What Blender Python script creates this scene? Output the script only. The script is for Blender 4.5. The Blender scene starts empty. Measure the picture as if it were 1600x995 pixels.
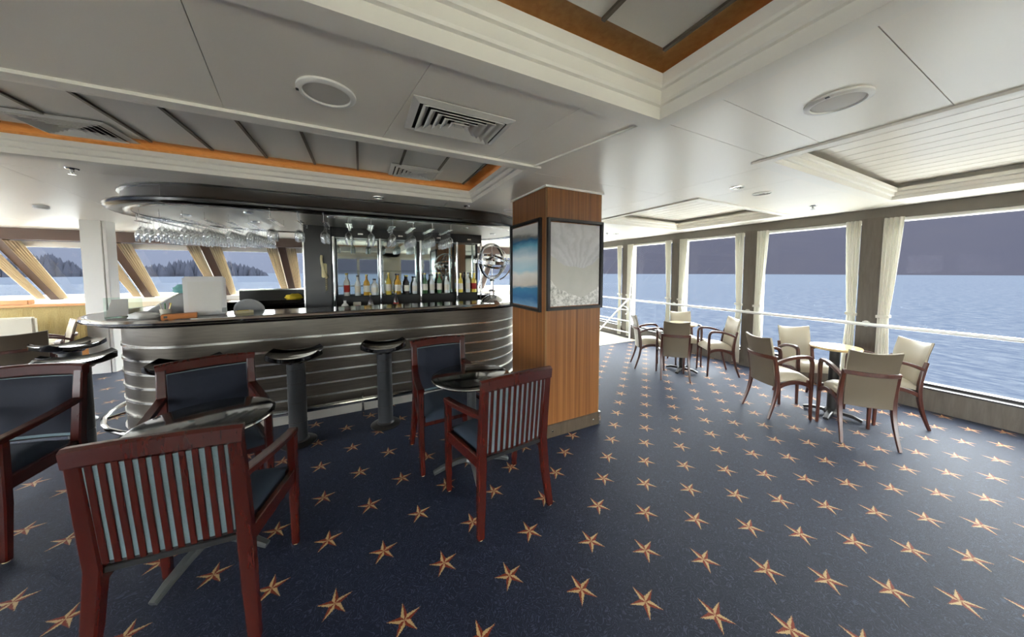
import bpy, bmesh, math, random
from mathutils import Vector, Matrix
R = random.Random(7)
PI = math.pi
scn = bpy.context.scene
COL = scn.collection

# ------------------------------------------------------------------ camera
CAM_H = 1.5
FPX = 470.0
cam_d = bpy.data.cameras.new('camera'); cam = bpy.data.objects.new('camera', cam_d); COL.objects.link(cam)
scn.camera = cam
cam_d.sensor_width = 36.0
cam_d.lens = 36.0 * FPX / 1600.0
cam_d.shift_y = -46.5 / 1600.0
cam_d.clip_start = 0.02; cam_d.clip_end = 20000
YAW = math.atan(235 / 470); PITCH = math.atan(26 / 470)
cam.location = (0, 0, CAM_H)
cam.rotation_euler = (PI / 2 - PITCH, 0, -YAW)

# ------------------------------------------------------------------ sky, exposure
SKY = 12.0
world = bpy.data.worlds.new('sky'); scn.world = world; world.use_nodes = True
bg = world.node_tree.nodes['Background']
bg.inputs[0].default_value = (0.93, 0.97, 1.0, 1); bg.inputs[1].default_value = SKY
scn.view_settings.view_transform = 'Standard'; scn.view_settings.look = 'None'
scn.view_settings.gamma = 1.0; scn.view_settings.use_curve_mapping = False
scn.view_settings.exposure = 1.05
scn.cycles.max_bounces = 10; scn.cycles.diffuse_bounces = 6; scn.cycles.glossy_bounces = 5
scn.cycles.transmission_bounces = 6; scn.cycles.transparent_max_bounces = 24
scn.cycles.caustics_reflective = False; scn.cycles.caustics_refractive = False
scn.cycles.sample_clamp_indirect = 6.0

# ------------------------------------------------------------------ materials
MT = {}
def s2l(c):
    return tuple((x / 12.92 if x <= 0.04045 else ((x + 0.055) / 1.055) ** 2.4) for x in [v / 255 for v in c]) + (1,)
def mat(name, rgb=None, rough=0.5, metal=0.0, spec=0.5, lin=None, **kw):
    m = bpy.data.materials.new(name); m.use_nodes = True
    b = m.node_tree.nodes['Principled BSDF']
    b.inputs['Base Color'].default_value = (tuple(lin) + (1,)) if lin else s2l(rgb)
    b.inputs['Roughness'].default_value = rough; b.inputs['Metallic'].default_value = metal
    b.inputs['Specular IOR Level'].default_value = spec
    for k, v in kw.items(): b.inputs[k].default_value = v
    MT[name] = m
    return m
class NT:
    """small node helper"""
    def __init__(s, m): s.t = m.node_tree; s.b = s.t.nodes['Principled BSDF']
    def n(s, typ, **kw):
        x = s.t.nodes.new(typ)
        for k, v in kw.items(): setattr(x, k, v)
        return x
    def put(s, sock, v):
        if hasattr(v, 'links') or isinstance(v, bpy.types.NodeSocket): s.t.links.new(v, sock)
        else: sock.default_value = v
    def m(s, op, a, b=None, c=None):
        x = s.n('ShaderNodeMath', operation=op); s.put(x.inputs[0], a)
        if b is not None: s.put(x.inputs[1], b)
        if c is not None: s.put(x.inputs[2], c)
        return x.outputs[0]
    def mix(s, f, a, b, mode='MIX'):
        x = s.n('ShaderNodeMix', data_type='RGBA', blend_type=mode)
        s.put(x.inputs[0], f); s.put(x.inputs[6], a); s.put(x.inputs[7], b); return x.outputs[2]
    def pos(s, kind='Object', scale=(1, 1, 1)):
        tc = s.n('ShaderNodeTexCoord'); mp = s.n('ShaderNodeMapping'); mp.inputs[3].default_value = scale
        s.t.links.new(tc.outputs[kind], mp.inputs[0]); return mp.outputs[0]
    def noise(s, vec, scale, detail=3, rough=0.5, dist=0):
        x = s.n('ShaderNodeTexNoise'); s.t.links.new(vec, x.inputs['Vector'])
        x.inputs['Scale'].default_value = scale; x.inputs['Detail'].default_value = detail
        x.inputs['Roughness'].default_value = rough; x.inputs['Distortion'].default_value = dist
        return x.outputs[0]
    def ramp(s, f, stops):
        x = s.n('ShaderNodeValToRGB'); s.put(x.inputs[0], f)
        e = x.color_ramp.elements
        while len(e) < len(stops): e.new(0.5)
        for i, (p, c) in enumerate(stops): e[i].position = p; e[i].color = c
        return x.outputs[0]
    def bump(s, h, strength=0.2, dist=0.01):
        x = s.n('ShaderNodeBump'); s.put(x.inputs['Height'], h); x.inputs['Strength'].default_value = strength
        x.inputs['Distance'].default_value = dist; s.t.links.new(x.outputs[0], s.b.inputs['Normal'])
    def col(s, c): s.put(s.b.inputs['Base Color'], c)

def fabric(name, c1, c2, scale=350, rough=0.9, **kw):
    m = mat(name, c1, rough, **kw); t = NT(m); p = t.pos()
    n = t.noise(p, scale, 2); t.col(t.mix(n, s2l(c1), s2l(c2))); t.bump(n, 0.3, 0.002); return m
def wood(name, c1, c2, stretch, scale=14, rough=0.35, bump=0.05, **kw):
    m = mat(name, c1, rough, **kw); t = NT(m); p = t.pos(scale=stretch)
    n = t.noise(p, scale, 5, 0.6, 0.3); f = t.ramp(n, [(0.3, s2l(c1)), (0.7, s2l(c2))]); t.col(f); t.bump(n, bump, 0.003); return m

# ceiling paint, trims
m = mat('ceiling_panel', (243, 238, 227), 0.33, spec=0.5); t = NT(m)
t.bump(t.noise(t.pos(), 260, 2), 0.05, 0.001)
mat('moulding', (240, 237, 228), 0.4)
mat('white_paint', (236, 235, 230), 0.4)
mat('seam', (196, 192, 184), 0.5)
m = mat('recess_panel', (214, 212, 204), 0.35, metal=0.1); t = NT(m); t.bump(t.noise(t.pos(scale=(3, 40, 3)), 30, 2), 0.03, 0.002)
mat('recess_bar', (96, 88, 76), 0.4, metal=0.3)
wood('recess_wood', (196, 158, 106), (176, 136, 84), (4, 4, 4), 8)
m = mat('white_board', (232, 226, 216), 0.3)
mat('louvre', (205, 203, 198), 0.4)
mat('duct_dark', (22, 21, 20), 0.7)
mat('taupe', (98, 92, 83), 0.5)
wood('taupe_wood', (96, 88, 78), (78, 71, 62), (3, 3, 0.4), 10, 0.5)
mat('brown_mullion', (92, 74, 66), 0.5)
mat('steel_white', (225, 226, 224), 0.3, metal=0.2)
def cloth(name, c1, c2):
    m = fabric(name, c1, c2, 300); nt = m.node_tree; b = nt.nodes['Principled BSDF']; o = nt.nodes['Material Output']
    tr = nt.nodes.new('ShaderNodeBsdfTranslucent'); mx = nt.nodes.new('ShaderNodeMixShader'); mx.inputs[0].default_value = 0.35
    tr.inputs[0].default_value = s2l(c1); nt.links.new(b.outputs[0], mx.inputs[1]); nt.links.new(tr.outputs[0], mx.inputs[2]); nt.links.new(mx.outputs[0], o.inputs[0])
cloth('curtain_white', (222, 220, 211), (202, 199, 189)); cloth('curtain_beige', (208, 196, 176), (184, 169, 146))
mat('wall_cream', (214, 206, 190), 0.6)
mat('landing_tile', (206, 200, 184), 0.4)
# bar
m = mat('bar_panel', (92, 86, 76), 0.33, metal=0.55); t = NT(m); p = t.pos(scale=(1.2, 1.2, 14))
n = t.noise(p, 5, 4); t.col(t.mix(n, s2l((100, 94, 84)), s2l((72, 66, 58)))); t.bump(n, 0.03, 0.002)
mat('chrome', (225, 225, 222), 0.12, metal=1.0)
mat('satin_chrome', (205, 203, 196), 0.25, metal=1.0)
m = mat('counter_top', (34, 30, 28), 0.12, spec=0.7)
mat('canopy_dark', (48, 41, 36), 0.22, spec=0.6)
mat('canopy_lip', (26, 23, 21), 0.18, spec=0.6)
mat('canopy_under', (190, 188, 180), 0.38, metal=0.5)
mat('black_panel', (34, 33, 30), 0.35)
mat('mirror', (190, 200, 198), 0.03, metal=1.0)
mat('cabinet_dark', (28, 27, 24), 0.4)
mat('black_gloss', (14, 13, 13), 0.08, spec=0.8)
mat('stool_pole', (50, 52, 54), 0.42, metal=0.3)
mat('cast_base', (96, 99, 98), 0.32, metal=0.6)
mat('dark_base', (46, 44, 42), 0.35, metal=0.4)
wood('mahogany', (64, 18, 10), (58, 16, 9), (6, 6, 0.8), 9, 0.26, 0.0, spec=0.6)
wood('walnut_red', (80, 38, 25), (60, 28, 18), (3, 3, 1.2), 16, 0.28, 0.02, spec=0.6)
fabric('navy_fabric', (26, 32, 47), (18, 23, 35), 320)
fabric('tweed', (128, 150, 156), (74, 94, 102), 420)
fabric('seat_teal', (40, 54, 68), (28, 38, 50), 320)
m = mat('tan_leather', (164, 155, 136), 0.36, spec=0.5); t = NT(m); t.bump(t.noise(t.pos(), 180, 3), 0.1, 0.002)
m = mat('taupe_leather', (98, 88, 73), 0.38, spec=0.5); t = NT(m); t.bump(t.noise(t.pos(), 180, 3), 0.1, 0.002)
wood('table_wood', (214, 190, 142), (200, 172, 120), (6, 0.6, 1), 8, 0.14, 0.01, spec=0.6)
wood('pale_wood', (206, 150, 92), (184, 126, 72), (0.6, 3, 3), 8, 0.4)
fabric('reed', (196, 180, 128), (156, 140, 92), 60)
fabric('pale_seat', (222, 218, 202), (206, 200, 184), 200)
# zebra wood column
m = mat('zebra_wood', (176, 126, 76), 0.32, spec=0.5); t = NT(m)
p = t.pos(scale=(38, 38, 0.25)); n = t.noise(p, 1.6, 4, 0.65)
p2 = t.pos(scale=(9, 9, 0.1)); n2 = t.noise(p2, 1.0, 2)
c = t.ramp(n, [(0.32, s2l((88, 53, 26))), (0.5, s2l((134, 88, 48))), (0.68, s2l((156, 108, 64)))])
t.col(t.mix(t.m('MULTIPLY', n2, 0.5), c, s2l((124, 74, 38)))); t.bump(n, 0.04, 0.002)
mat('column_edge', (140, 107, 70), 0.35)
wood('column_base', (88, 76, 62), (70, 60, 48), (3, 3, 0.5), 8, 0.4)
mat('frame_black', (30, 30, 32), 0.3)
mat('white_plastic', (238, 238, 236), 0.35)
mat('cream_plastic', (216, 206, 160), 0.4)
mat('grey_plastic', (176, 178, 178), 0.4)
mat('orange_card', (206, 128, 66), 0.6)
mat('yellow_cloth', (214, 186, 40), 0.8)
mat('teal_cloth', (112, 168, 164), 0.8)
mat('black_lining', (10, 10, 11), 0.8)
mat('kick_metal', (176, 172, 162), 0.35, metal=0.3)
mat('dark_plastic', (40, 40, 42), 0.4)
mat('white_cloth', (228, 228, 224), 0.9)
mat('cone_paper', (196, 192, 176), 0.8)
# glass
def glass(name, tint, rough, refl):
    m = bpy.data.materials.new(name); m.use_nodes = True; nt = m.node_tree; nt.nodes.clear()
    o = nt.nodes.new('ShaderNodeOutputMaterial'); tr = nt.nodes.new('ShaderNodeBsdfTransparent'); gl = nt.nodes.new('ShaderNodeBsdfGlossy')
    lw = nt.nodes.new('ShaderNodeLayerWeight'); mx = nt.nodes.new('ShaderNodeMixShader'); mu = nt.nodes.new('ShaderNodeMath'); mu.operation = 'MULTIPLY'
    tr.inputs[0].default_value = tuple(tint) + (1,); gl.inputs['Roughness'].default_value = rough; lw.inputs[0].default_value = 0.45
    mu.inputs[1].default_value = refl
    nt.links.new(lw.outputs['Facing'], mu.inputs[0]); nt.links.new(mu.outputs[0], mx.inputs[0]); nt.links.new(tr.outputs[0], mx.inputs[1])
    nt.links.new(gl.outputs[0], mx.inputs[2]); nt.links.new(mx.outputs[0], o.inputs[0]); MT[name] = m
glass('window_glass', (0.97, 0.985, 0.98), 0.0, 0.05)
glass('drink_glass', (0.985, 0.99, 0.985), 0.05, 1.0)
glass('acrylic', (0.86, 0.93, 0.90), 0.05, 0.3)
for nm, c in (('bottle_green', (0.10, 0.22, 0.10)), ('bottle_amber', (0.75, 0.42, 0.06)), ('bottle_clear', (0.82, 0.86, 0.84)), ('bottle_dark', (0.05, 0.04, 0.04)), ('bottle_gold', (0.85, 0.66, 0.12))):
    mat(nm, lin=c, rough=0.08, spec=0.7)
mat('label_paper', (226, 222, 206), 0.7)
mat('label_red', (176, 44, 38), 0.7)
# lamp strip hidden in the ceiling coves
m = mat('cove_light', (255, 200, 120), 0.5); NT(m).b.inputs['Emission Color'].default_value = (1, 0.80, 0.55, 1); NT(m).b.inputs['Emission Strength'].default_value = 1.2
# carpet
m = mat('carpet', (40, 46, 66), 0.6, spec=0.15, **{'Sheen Weight': 0.10, 'Sheen Roughness': 0.35, 'Sheen Tint': (0.6, 0.7, 0.95, 1)}); t = NT(m)
geo = t.n('ShaderNodeTexCoord'); sp = t.n('ShaderNodeSeparateXYZ'); t.t.links.new(geo.outputs['Object'], sp.inputs[0])
jn = t.noise(t.pos(), 260, 1); jn2 = t.noise(t.pos(scale=(1, 1, 2)), 233, 1)
X = t.m('ADD', sp.outputs[0], t.m('MULTIPLY', t.m('SUBTRACT', jn, 0.5), 0.012)); Y = t.m('ADD', sp.outputs[1], t.m('MULTIPLY', t.m('SUBTRACT', jn2, 0.5), 0.012))
LA, LB, LO = (0.259, -0.198), (0.2155, 0.178), (1.110, 1.234)   # the woven rows run closer together towards the windows
det = LA[0] * LB[1] - LA[1] * LB[0]
xo = t.m('SUBTRACT', X, LO[0]); yo = t.m('SUBTRACT', Y, LO[1])
u = t.m('ADD', t.m('MULTIPLY', xo, LB[1] / det), t.m('MULTIPLY', yo, -LB[0] / det))
v = t.m('ADD', t.m('MULTIPLY', xo, -LA[1] / det), t.m('MULTIPLY', yo, LA[0] / det))
row = t.m('ADD', t.m('ADD', t.m('DIVIDE', t.m('MINIMUM', u, 0.0), 1.06), t.m('MULTIPLY', t.m('MINIMUM', t.m('MAXIMUM', u, 0.0), 2.634), 3 / 2.634)), t.m('DIVIDE', t.m('MAXIMUM', t.m('SUBTRACT', u, 2.634), 0.0), 0.795))
ri = t.m('ROUND', row)
uc = t.m('ADD', t.m('ADD', t.m('MULTIPLY', t.m('MINIMUM', ri, 0.0), 1.06), t.m('MULTIPLY', t.m('MINIMUM', t.m('MAXIMUM', ri, 0.0), 3.0), 2.634 / 3)), t.m('MULTIPLY', t.m('MAXIMUM', t.m('SUBTRACT', ri, 3.0), 0.0), 0.795))
du = t.m('SUBTRACT', u, uc); dv = t.m('SUBTRACT', v, t.m('ROUND', v))
lx = t.m('ADD', t.m('MULTIPLY', du, LA[0]), t.m('MULTIPLY', dv, LB[0])); ly = t.m('ADD', t.m('MULTIPLY', du, LA[1]), t.m('MULTIPLY', dv, LB[1]))
r = t.m('SQRT', t.m('ADD', t.m('MULTIPLY', lx, lx), t.m('MULTIPLY', ly, ly)))
ang = t.m('ADD', t.m('ARCTAN2', ly, lx), 8 * PI - PI / 2)
tt = t.m('PINGPONG', ang, PI / 5)
SR, SI = 0.076, 0.0235
px = t.m('MULTIPLY', r, t.m('COSINE', tt)); py = t.m('MULTIPLY', r, t.m('SINE', tt))
ex, ey = SI * math.cos(PI / 5) - SR, SI * math.sin(PI / 5)
cr = t.m('SUBTRACT', t.m('MULTIPLY', py, ex), t.m('MULTIPLY', t.m('SUBTRACT', px, SR), ey))
inside = t.m('GREATER_THAN', cr, 0.0)
par = t.m('MODULO', t.m('FLOOR', t.m('DIVIDE', ang, PI / 5)), 2.0)
nn = t.noise(t.pos(), 16, 2, 0.5, 1.5)
line = t.m('LESS_THAN', t.m('ABSOLUTE', t.m('SUBTRACT', t.m('FRACT', t.m('MULTIPLY', nn, 9.0)), 0.5)), 0.09)
pile = t.noise(t.pos(), 420, 2); big = t.noise(t.pos(), 2.2, 3)
base = t.mix(pile, s2l((14, 17, 28)), s2l((23, 28, 44)))
base = t.mix(t.m('MULTIPLY', big, 0.35), base, s2l((30, 36, 55)))
base = t.mix(t.m('MULTIPLY', line, 0.55), base, s2l((60, 67, 88)))
star = t.mix(par, s2l((176, 146, 102)), s2l((114, 44, 22)))
t.col(t.mix(inside, base, star)); t.bump(pile, 0.4, 0.004)
# pictures
m = mat('art_beach', (200, 200, 200), 0.25); t = NT(m); sp = t.n('ShaderNodeSeparateXYZ'); tc = t.n('ShaderNodeTexCoord'); t.t.links.new(tc.outputs['Object'], sp.inputs[0])
w = t.noise(t.pos(scale=(1, 1.6, 3)), 3.0, 4)
hh = t.m('ADD', t.m('MULTIPLY', sp.outputs[2], 1.28), t.m('ADD', 0.5, t.m('MULTIPLY', t.m('SUBTRACT', w, 0.5), 0.18)))
t.col(t.ramp(hh, [(0.0, s2l((120, 160, 190))), (0.1, s2l((60, 110, 150))), (0.22, s2l((70, 130, 165))), (0.26, s2l((205, 195, 180))), (0.4, s2l((226, 222, 212))), (0.46, s2l((170, 205, 215))), (0.6, s2l((215, 225, 225))), (0.74, s2l((110, 170, 195))), (0.82, s2l((50, 105, 140))), (0.86, s2l((120, 120, 115))), (0.9, s2l((190, 188, 180))), (1.0, s2l((214, 212, 206)))]))
m = mat('art_shore', (200, 200, 200), 0.25); t = NT(m); sp = t.n('ShaderNodeSeparateXYZ'); tc = t.n('ShaderNodeTexCoord'); t.t.links.new(tc.outputs['Object'], sp.inputs[0])
ax = t.m('ABSOLUTE', t.m('SUBTRACT', sp.outputs[0], 0.03)); z = sp.outputs[2]
nz = t.noise(t.pos(), 6, 4); fine = t.noise(t.pos(), 30, 6, 0.7); ns = t.m('MULTIPLY', t.m('SUBTRACT', nz, 0.5), 0.12)
b1 = t.m('ADD', t.m('SUBTRACT', t.m('MULTIPLY', t.m('MULTIPLY', ax, ax), 1.3), 0.03), ns)       # under this: the pale bowl
b2 = t.m('ADD', t.m('SUBTRACT', t.m('MULTIPLY', t.m('MULTIPLY', ax, ax), 1.8), 0.29), ns)
rad = t.m('ARCTAN2', t.m('SUBTRACT', sp.outputs[0], 0.03), t.m('ADD', z, 0.12)); st = t.m('SINE', t.m('ADD', t.m('MULTIPLY', rad, 24), t.m('ADD', t.m('MULTIPLY', nz, 16), t.m('MULTIPLY', fine, 7))))
rays = t.mix(t.m('ADD', t.m('MULTIPLY', st, 0.13), t.m('MULTIPLY', nz, 0.8)), s2l((206, 206, 208)), s2l((160, 158, 160)))
bowl = t.mix(nz, s2l((196, 194, 186)), s2l((176, 174, 166)))
rough_ = t.ramp(fine, [(0.35, s2l((150, 148, 142))), (0.55, s2l((214, 212, 206))), (0.7, s2l((236, 234, 230)))])
c = t.mix(t.m('GREATER_THAN', z, b1), bowl, rays); c = t.mix(t.m('LESS_THAN', z, b2), c, rough_); t.col(c)
# outside
m = mat('lake', lin=(0.10, 0.16, 0.27), rough=0.6, spec=0.0); t = NT(m)
p = t.pos(scale=(0.9, 0.5, 1)); a = t.noise(p, 1.0, 7, 0.75); p2 = t.pos(scale=(0.004, 0.03, 1)); a2 = t.noise(p2, 1, 3)
cw = t.mix(a2, (0.0125, 0.0160, 0.0245, 1), (0.0165, 0.0200, 0.0280, 1)); t.col(t.mix(t.ramp(a, [(0.42, (0, 0, 0, 1)), (0.62, (1, 1, 1, 1))]), cw, (0.0262, 0.0298, 0.0368, 1))); t.bump(a, 0.4, 0.6)  # water has no gloss; ripple highlights are painted into the colour
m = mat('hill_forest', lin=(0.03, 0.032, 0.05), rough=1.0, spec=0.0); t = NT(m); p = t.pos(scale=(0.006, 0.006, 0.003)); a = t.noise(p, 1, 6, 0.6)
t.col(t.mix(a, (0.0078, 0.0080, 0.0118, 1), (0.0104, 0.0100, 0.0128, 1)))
mat('hill_haze', lin=(0.0170, 0.0186, 0.0252), rough=1.0, spec=0.0)  # distance haze is mixed into this base colour
mat('island_trees', lin=(0.0122, 0.0134, 0.0188), rough=1.0, spec=0.0)  # trees paled towards the haze tone in their base colour

# ------------------------------------------------------------------ mesh builder
class MB:
    def __init__(s): s.v = []; s.f = []
    def add(s, vs, fs, M=None):
        o = len(s.v); s.v += [tuple(M @ Vector(p)) if M else tuple(p) for p in vs]; s.f += [tuple(i + o for i in f) for f in fs]; return s
    def box(s, a, b, M=None):
        x0, y0, z0 = a; x1, y1, z1 = b
        return s.add([(x0, y0, z0), (x1, y0, z0), (x1, y1, z0), (x0, y1, z0), (x0, y0, z1), (x1, y0, z1), (x1, y1, z1), (x0, y1, z1)],
                     [(3, 2, 1, 0), (4, 5, 6, 7), (0, 1, 5, 4), (1, 2, 6, 5), (2, 3, 7, 6), (3, 0, 4, 7)], M)
    def prism(s, poly, z0, z1, M=None):
        n = len(poly)
        return s.add([(x, y, z0) for x, y in poly] + [(x, y, z1) for x, y in poly],
                     [tuple(range(n - 1, -1, -1)), tuple(range(n, 2 * n))] + [(i, (i + 1) % n, n + (i + 1) % n, n + i) for i in range(n)], M)
    def lathe(s, prof, n=24, M=None, caps=True):
        k = len(prof); vs = [(r * math.cos(2 * PI * j / n), r * math.sin(2 * PI * j / n), z) for r, z in prof for j in range(n)]
        fs = [(i * n + j, i * n + (j + 1) % n, (i + 1) * n + (j + 1) % n, (i + 1) * n + j) for i in range(k - 1) for j in range(n)]
        if caps:
            if prof[0][0] > 1e-6: fs.append(tuple(range(n - 1, -1, -1)))
            if prof[-1][0] > 1e-6: fs.append(tuple(range((k - 1) * n, k * n)))
        return s.add(vs, fs, M)
    def sweep(s, path, prof, closed=False, up=(0, 0, 1), scales=None, M=None, profclosed=True):
        """prof: list of (side, up) offsets"""
        P = [Vector(p) for p in path]; n = len(P); k = len(prof); vs = []; up = Vector(up)
        for i in range(n):
            a = P[i - 1] if (i > 0 or closed) else P[i]; b = P[(i + 1) % n] if (i < n - 1 or closed) else P[i]
            d1 = (P[i] - a); d2 = (b - P[i]); d1 = d1.normalized() if d1.length > 1e-9 else d2.normalized(); d2 = d2.normalized() if d2.length > 1e-9 else d1
            d = (d1 + d2).normalized(); sd = d.cross(up)
            if sd.length < 1e-4: sd = d.cross(Vector((1, 0, 0.01)))
            sd.normalize(); u = sd.cross(d).normalized()
            mit = 1.0 / max(0.5, d.dot(d1)); sc = scales[i] if scales else 1.0
            for a_, b_ in prof: vs.append(P[i] + sd * a_ * sc * mit + u * b_ * sc)
        fs = []
        for i in range(n if closed else n - 1):
            for j in range(k if profclosed else k - 1):
                i2 = (i + 1) % n; j2 = (j + 1) % k
                fs.append((i * k + j, i * k + j2, i2 * k + j2, i2 * k + j))
        if not closed and profclosed: fs.append(tuple(range(k - 1, -1, -1))); fs.append(tuple(range((n - 1) * k, n * k)))
        return s.add(vs, fs, M)
    def tube(s, path, r, n=10, closed=False, scales=None, up=(0, 0, 1), M=None):
        return s.sweep(path, [(r * math.cos(2 * PI * j / n), r * math.sin(2 * PI * j / n)) for j in range(n)], closed, up, scales, M)
    def bar(s, path, w, h, up=(0, 0, 1), scales=None, M=None, rnd=0.3):
        a, b = w / 2, h / 2; c = min(a, b) * rnd
        return s.sweep(path, [(a, -b + c), (a, b - c), (a - c, b), (-a + c, b), (-a, b - c), (-a, -b + c), (-a + c, -b), (a - c, -b)], False, up, scales, M)
    def grid(s, fn, nu, nv, th=None, M=None):
        """fn(u,v)->point; a sheet, optionally with thickness offset vector fn"""
        vs = [fn(i / nu, j / nv) for i in range(nu + 1) for j in range(nv + 1)]; w = nv + 1
        fs = [(i * w + j, (i + 1) * w + j, (i + 1) * w + j + 1, i * w + j + 1) for i in range(nu) for j in range(nv)]
        if th is None: return s.add(vs, fs, M)
        n0 = len(vs); vs2 = [tuple(Vector(p) + Vector(th)) for p in vs]
        fs2 = [tuple(n0 + q for q in reversed(f)) for f in fs]
        rim = [i * w for i in range(nu + 1)] + [nu * w + j for j in range(1, nv + 1)] + [i * w + nv for i in range(nu - 1, -1, -1)] + [j for j in range(nv - 1, 0, -1)]
        k = len(rim); rf = [(rim[(q + 1) % k], rim[q], n0 + rim[q], n0 + rim[(q + 1) % k]) for q in range(k)]
        return s.add(vs + vs2, fs + fs2 + rf, M)
    def mesh(s, name, material, smooth=35, bevel=0):
        me = bpy.data.meshes.new(name); me.from_pydata(s.v, [], s.f)
        bm = bmesh.new(); bm.from_mesh(me); bmesh.ops.recalc_face_normals(bm, faces=bm.faces)
        if bevel:
            es = [e for e in bm.edges if len(e.link_faces) == 2 and e.calc_face_angle(0) > 0.7]
            bmesh.ops.bevel(bm, geom=es, offset=bevel, segments=2, affect='EDGES', clamp_overlap=True)
        bm.to_mesh(me); bm.free()
        if smooth:
            for p in me.polygons: p.use_smooth = True
            me.set_sharp_from_angle(angle=math.radians(smooth))
        me.materials.append(MT[material]); return me
    def build(s, name, material, parent=None, smooth=35, bevel=0):
        o = bpy.data.objects.new(name, s.mesh(name, material, smooth, bevel)); COL.objects.link(o)
        if parent: o.parent = parent
        return o
def tag(o, label, cat=None, group=None, kind=None):
    o['label'] = label
    if cat: o['category'] = cat
    if group: o['group'] = group
    if kind: o['kind'] = kind
    return o
def thing(name, label, cat, loc=(0, 0, 0), rz=0, group=None, kind=None):
    o = bpy.data.objects.new(name, None); COL.objects.link(o); o.location = loc; o.rotation_euler = (0, 0, rz); o.empty_display_size = 0.1
    return tag(o, label, cat, group, kind)
def dup(root, loc, rz, label=None, group=None):
    r = root.copy(); COL.objects.link(r); r.location = loc; r.rotation_euler = (0, 0, rz)
    if label: r['label'] = label
    if group: r['group'] = group
    for ch in list(root.children):
        c = ch.copy(); COL.objects.link(c); c.parent = r
        for g in ch.children:
            d = g.copy(); COL.objects.link(d); d.parent = c
    return r
def face(dx, dy): return math.atan2(-dx, dy)          # local +Y turned to (dx, dy)
def bez(p0, p1, p2, p3, n=10):
    out = []
    for i in range(n + 1):
        q = i / n; a = (1 - q) ** 3; b = 3 * q * (1 - q) ** 2; c = 3 * q * q * (1 - q); d = q ** 3
        out.append(tuple(a * p0[k] + b * p1[k] + c * p2[k] + d * p3[k] for k in range(3)))
    return out
def struct(o, label, cat=None): return tag(o, label, cat, None, 'structure')

# ------------------------------------------------------------------ room shell
CZ = 2.25
XR, XL, YB, YF = 5.5, -7.0, -3.6, 9.7
struct(MB().box((XL - 0.2, YB - 0.2, -0.12), (XR + 0.3, YF + 0.2, 0)).build('floor', 'carpet', smooth=0), 'navy carpet woven with cream and rust five-pointed stars', 'carpet')
struct(MB().box((3.3, 4.62, 0), (5.36, 7.8, 0.012)).build('trim_1', 'landing_tile', smooth=0), 'pale tiled landing strip beside the white pipe railing', 'landing')

# ceiling: separate panels, recesses left open
ceil = thing('ceiling', 'white satin metal panel ceiling with stepped recesses', 'ceiling', kind='structure')
def cpanel(poly, z=CZ, th=0.03, material='ceiling_panel'):
    cx = sum(p[0] for p in poly) / len(poly); cy = sum(p[1] for p in poly) / len(poly); g = 0.0015
    q = []
    for x, y in poly:
        dx, dy = cx - x, cy - y; q.append((x + math.copysign(g, dx), y + math.copysign(g, dy)))
    return MB().prism(q, z, z + th).build('ceiling_panel', material, ceil, smooth=0)
def rect(x0, y0, x1, y1): return [(x0, y0), (x1, y0), (x1, y1), (x0, y1)]
R1 = (-4.2, -3.0, 1.32, 1.03); R2 = (-4.2, 1.95, 1.08, 3.12); RR = (2.5, -3.0, 4.92, 1.07); RF = (3.15, 2.0, 5.02, 3.5)
near = [-4.2, -2.4, -1.06, -0.40, 0.26, 0.93, 1.30]; far = [-4.2, -2.5, -1.22, -0.56, 0.11, 0.80, 1.10]
for i in range(6): cpanel([(near[i], 1.03), (near[i + 1], 1.03), (far[i + 1], 1.95), (far[i], 1.95)])
# strip between rec1/rec2 and the window-side recesses
ys = [-5.2, -3.0, -1.7, -0.55, 0.36, 0.80, 1.05]
for a, b in zip(ys, ys[1:]): cpanel(rect(1.32, a, 2.5, b))
cpanel([(1.31, 1.05), (2.6, 1.05), (2.6, 2.0), (1.09, 2.0)]); cpanel(rect(1.08, 2.0, 2.65, 3.12)); cpanel([(2.6, 1.07), (3.15, 1.07), (3.15, 2.0), (2.6, 2.0)])
cpanel(rect(2.65, 2.0, 3.15, 3.5)); cpanel(rect(3.15, 1.07, 4.0, 2.0)); cpanel(rect(4.0, 1.07, 5.6, 2.0))
cpanel(rect(4.92, -3.0, 5.6, 1.07)); cpanel(rect(5.02, 2.0, 5.6, 3.5)); cpanel(rect(2.5, -5.2, 5.6, -3.0))
cpanel(rect(1.08, 3.12, 2.65, 3.5)); cpanel(rect(-0.9, 3.12, 1.08, 3.5)); cpanel(rect(-2.3, 3.12, -0.9, 3.5)); cpanel(rect(-4.2, 3.12, -2.3, 3.5))
cpanel(rect(-7.2, -5.2, -4.2, -1)); cpanel(rect(-7.2, -1, -4.2, 1.95)); cpanel(rect(-7.2, 1.95, -4.2, 3.5)); cpanel(rect(-4.2, -5.2, 1.32, -3.0))
cpanel([(-7.2, 3.5), (-2.25, 3.5), (-2.62, 5.32), (-7.2, 5.32)]); cpanel([(-2.25, 3.5), (0.2, 3.5), (0.2, 5.32), (-2.62, 5.32)])
cpanel(rect(0.2, 3.5, 2.65, 5.32)); cpanel(rect(2.65, 3.5, 5.6, 5.32))
for a, b in ((-7.2, -4.4), (-4.4, -2.6), (-2.6, 0.2), (0.2, 2.9), (2.9, 5.6)): cpanel(rect(a, 5.32, b, 7.1)); cpanel(rect(a, 7.1, b, 9.9))
MB().box((XL - 0.3, YB - 0.3, 2.5), (XR + 0.4, YF + 0.3, 2.6)).build('ceiling_deck', 'white_paint', ceil, smooth=0)
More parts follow.
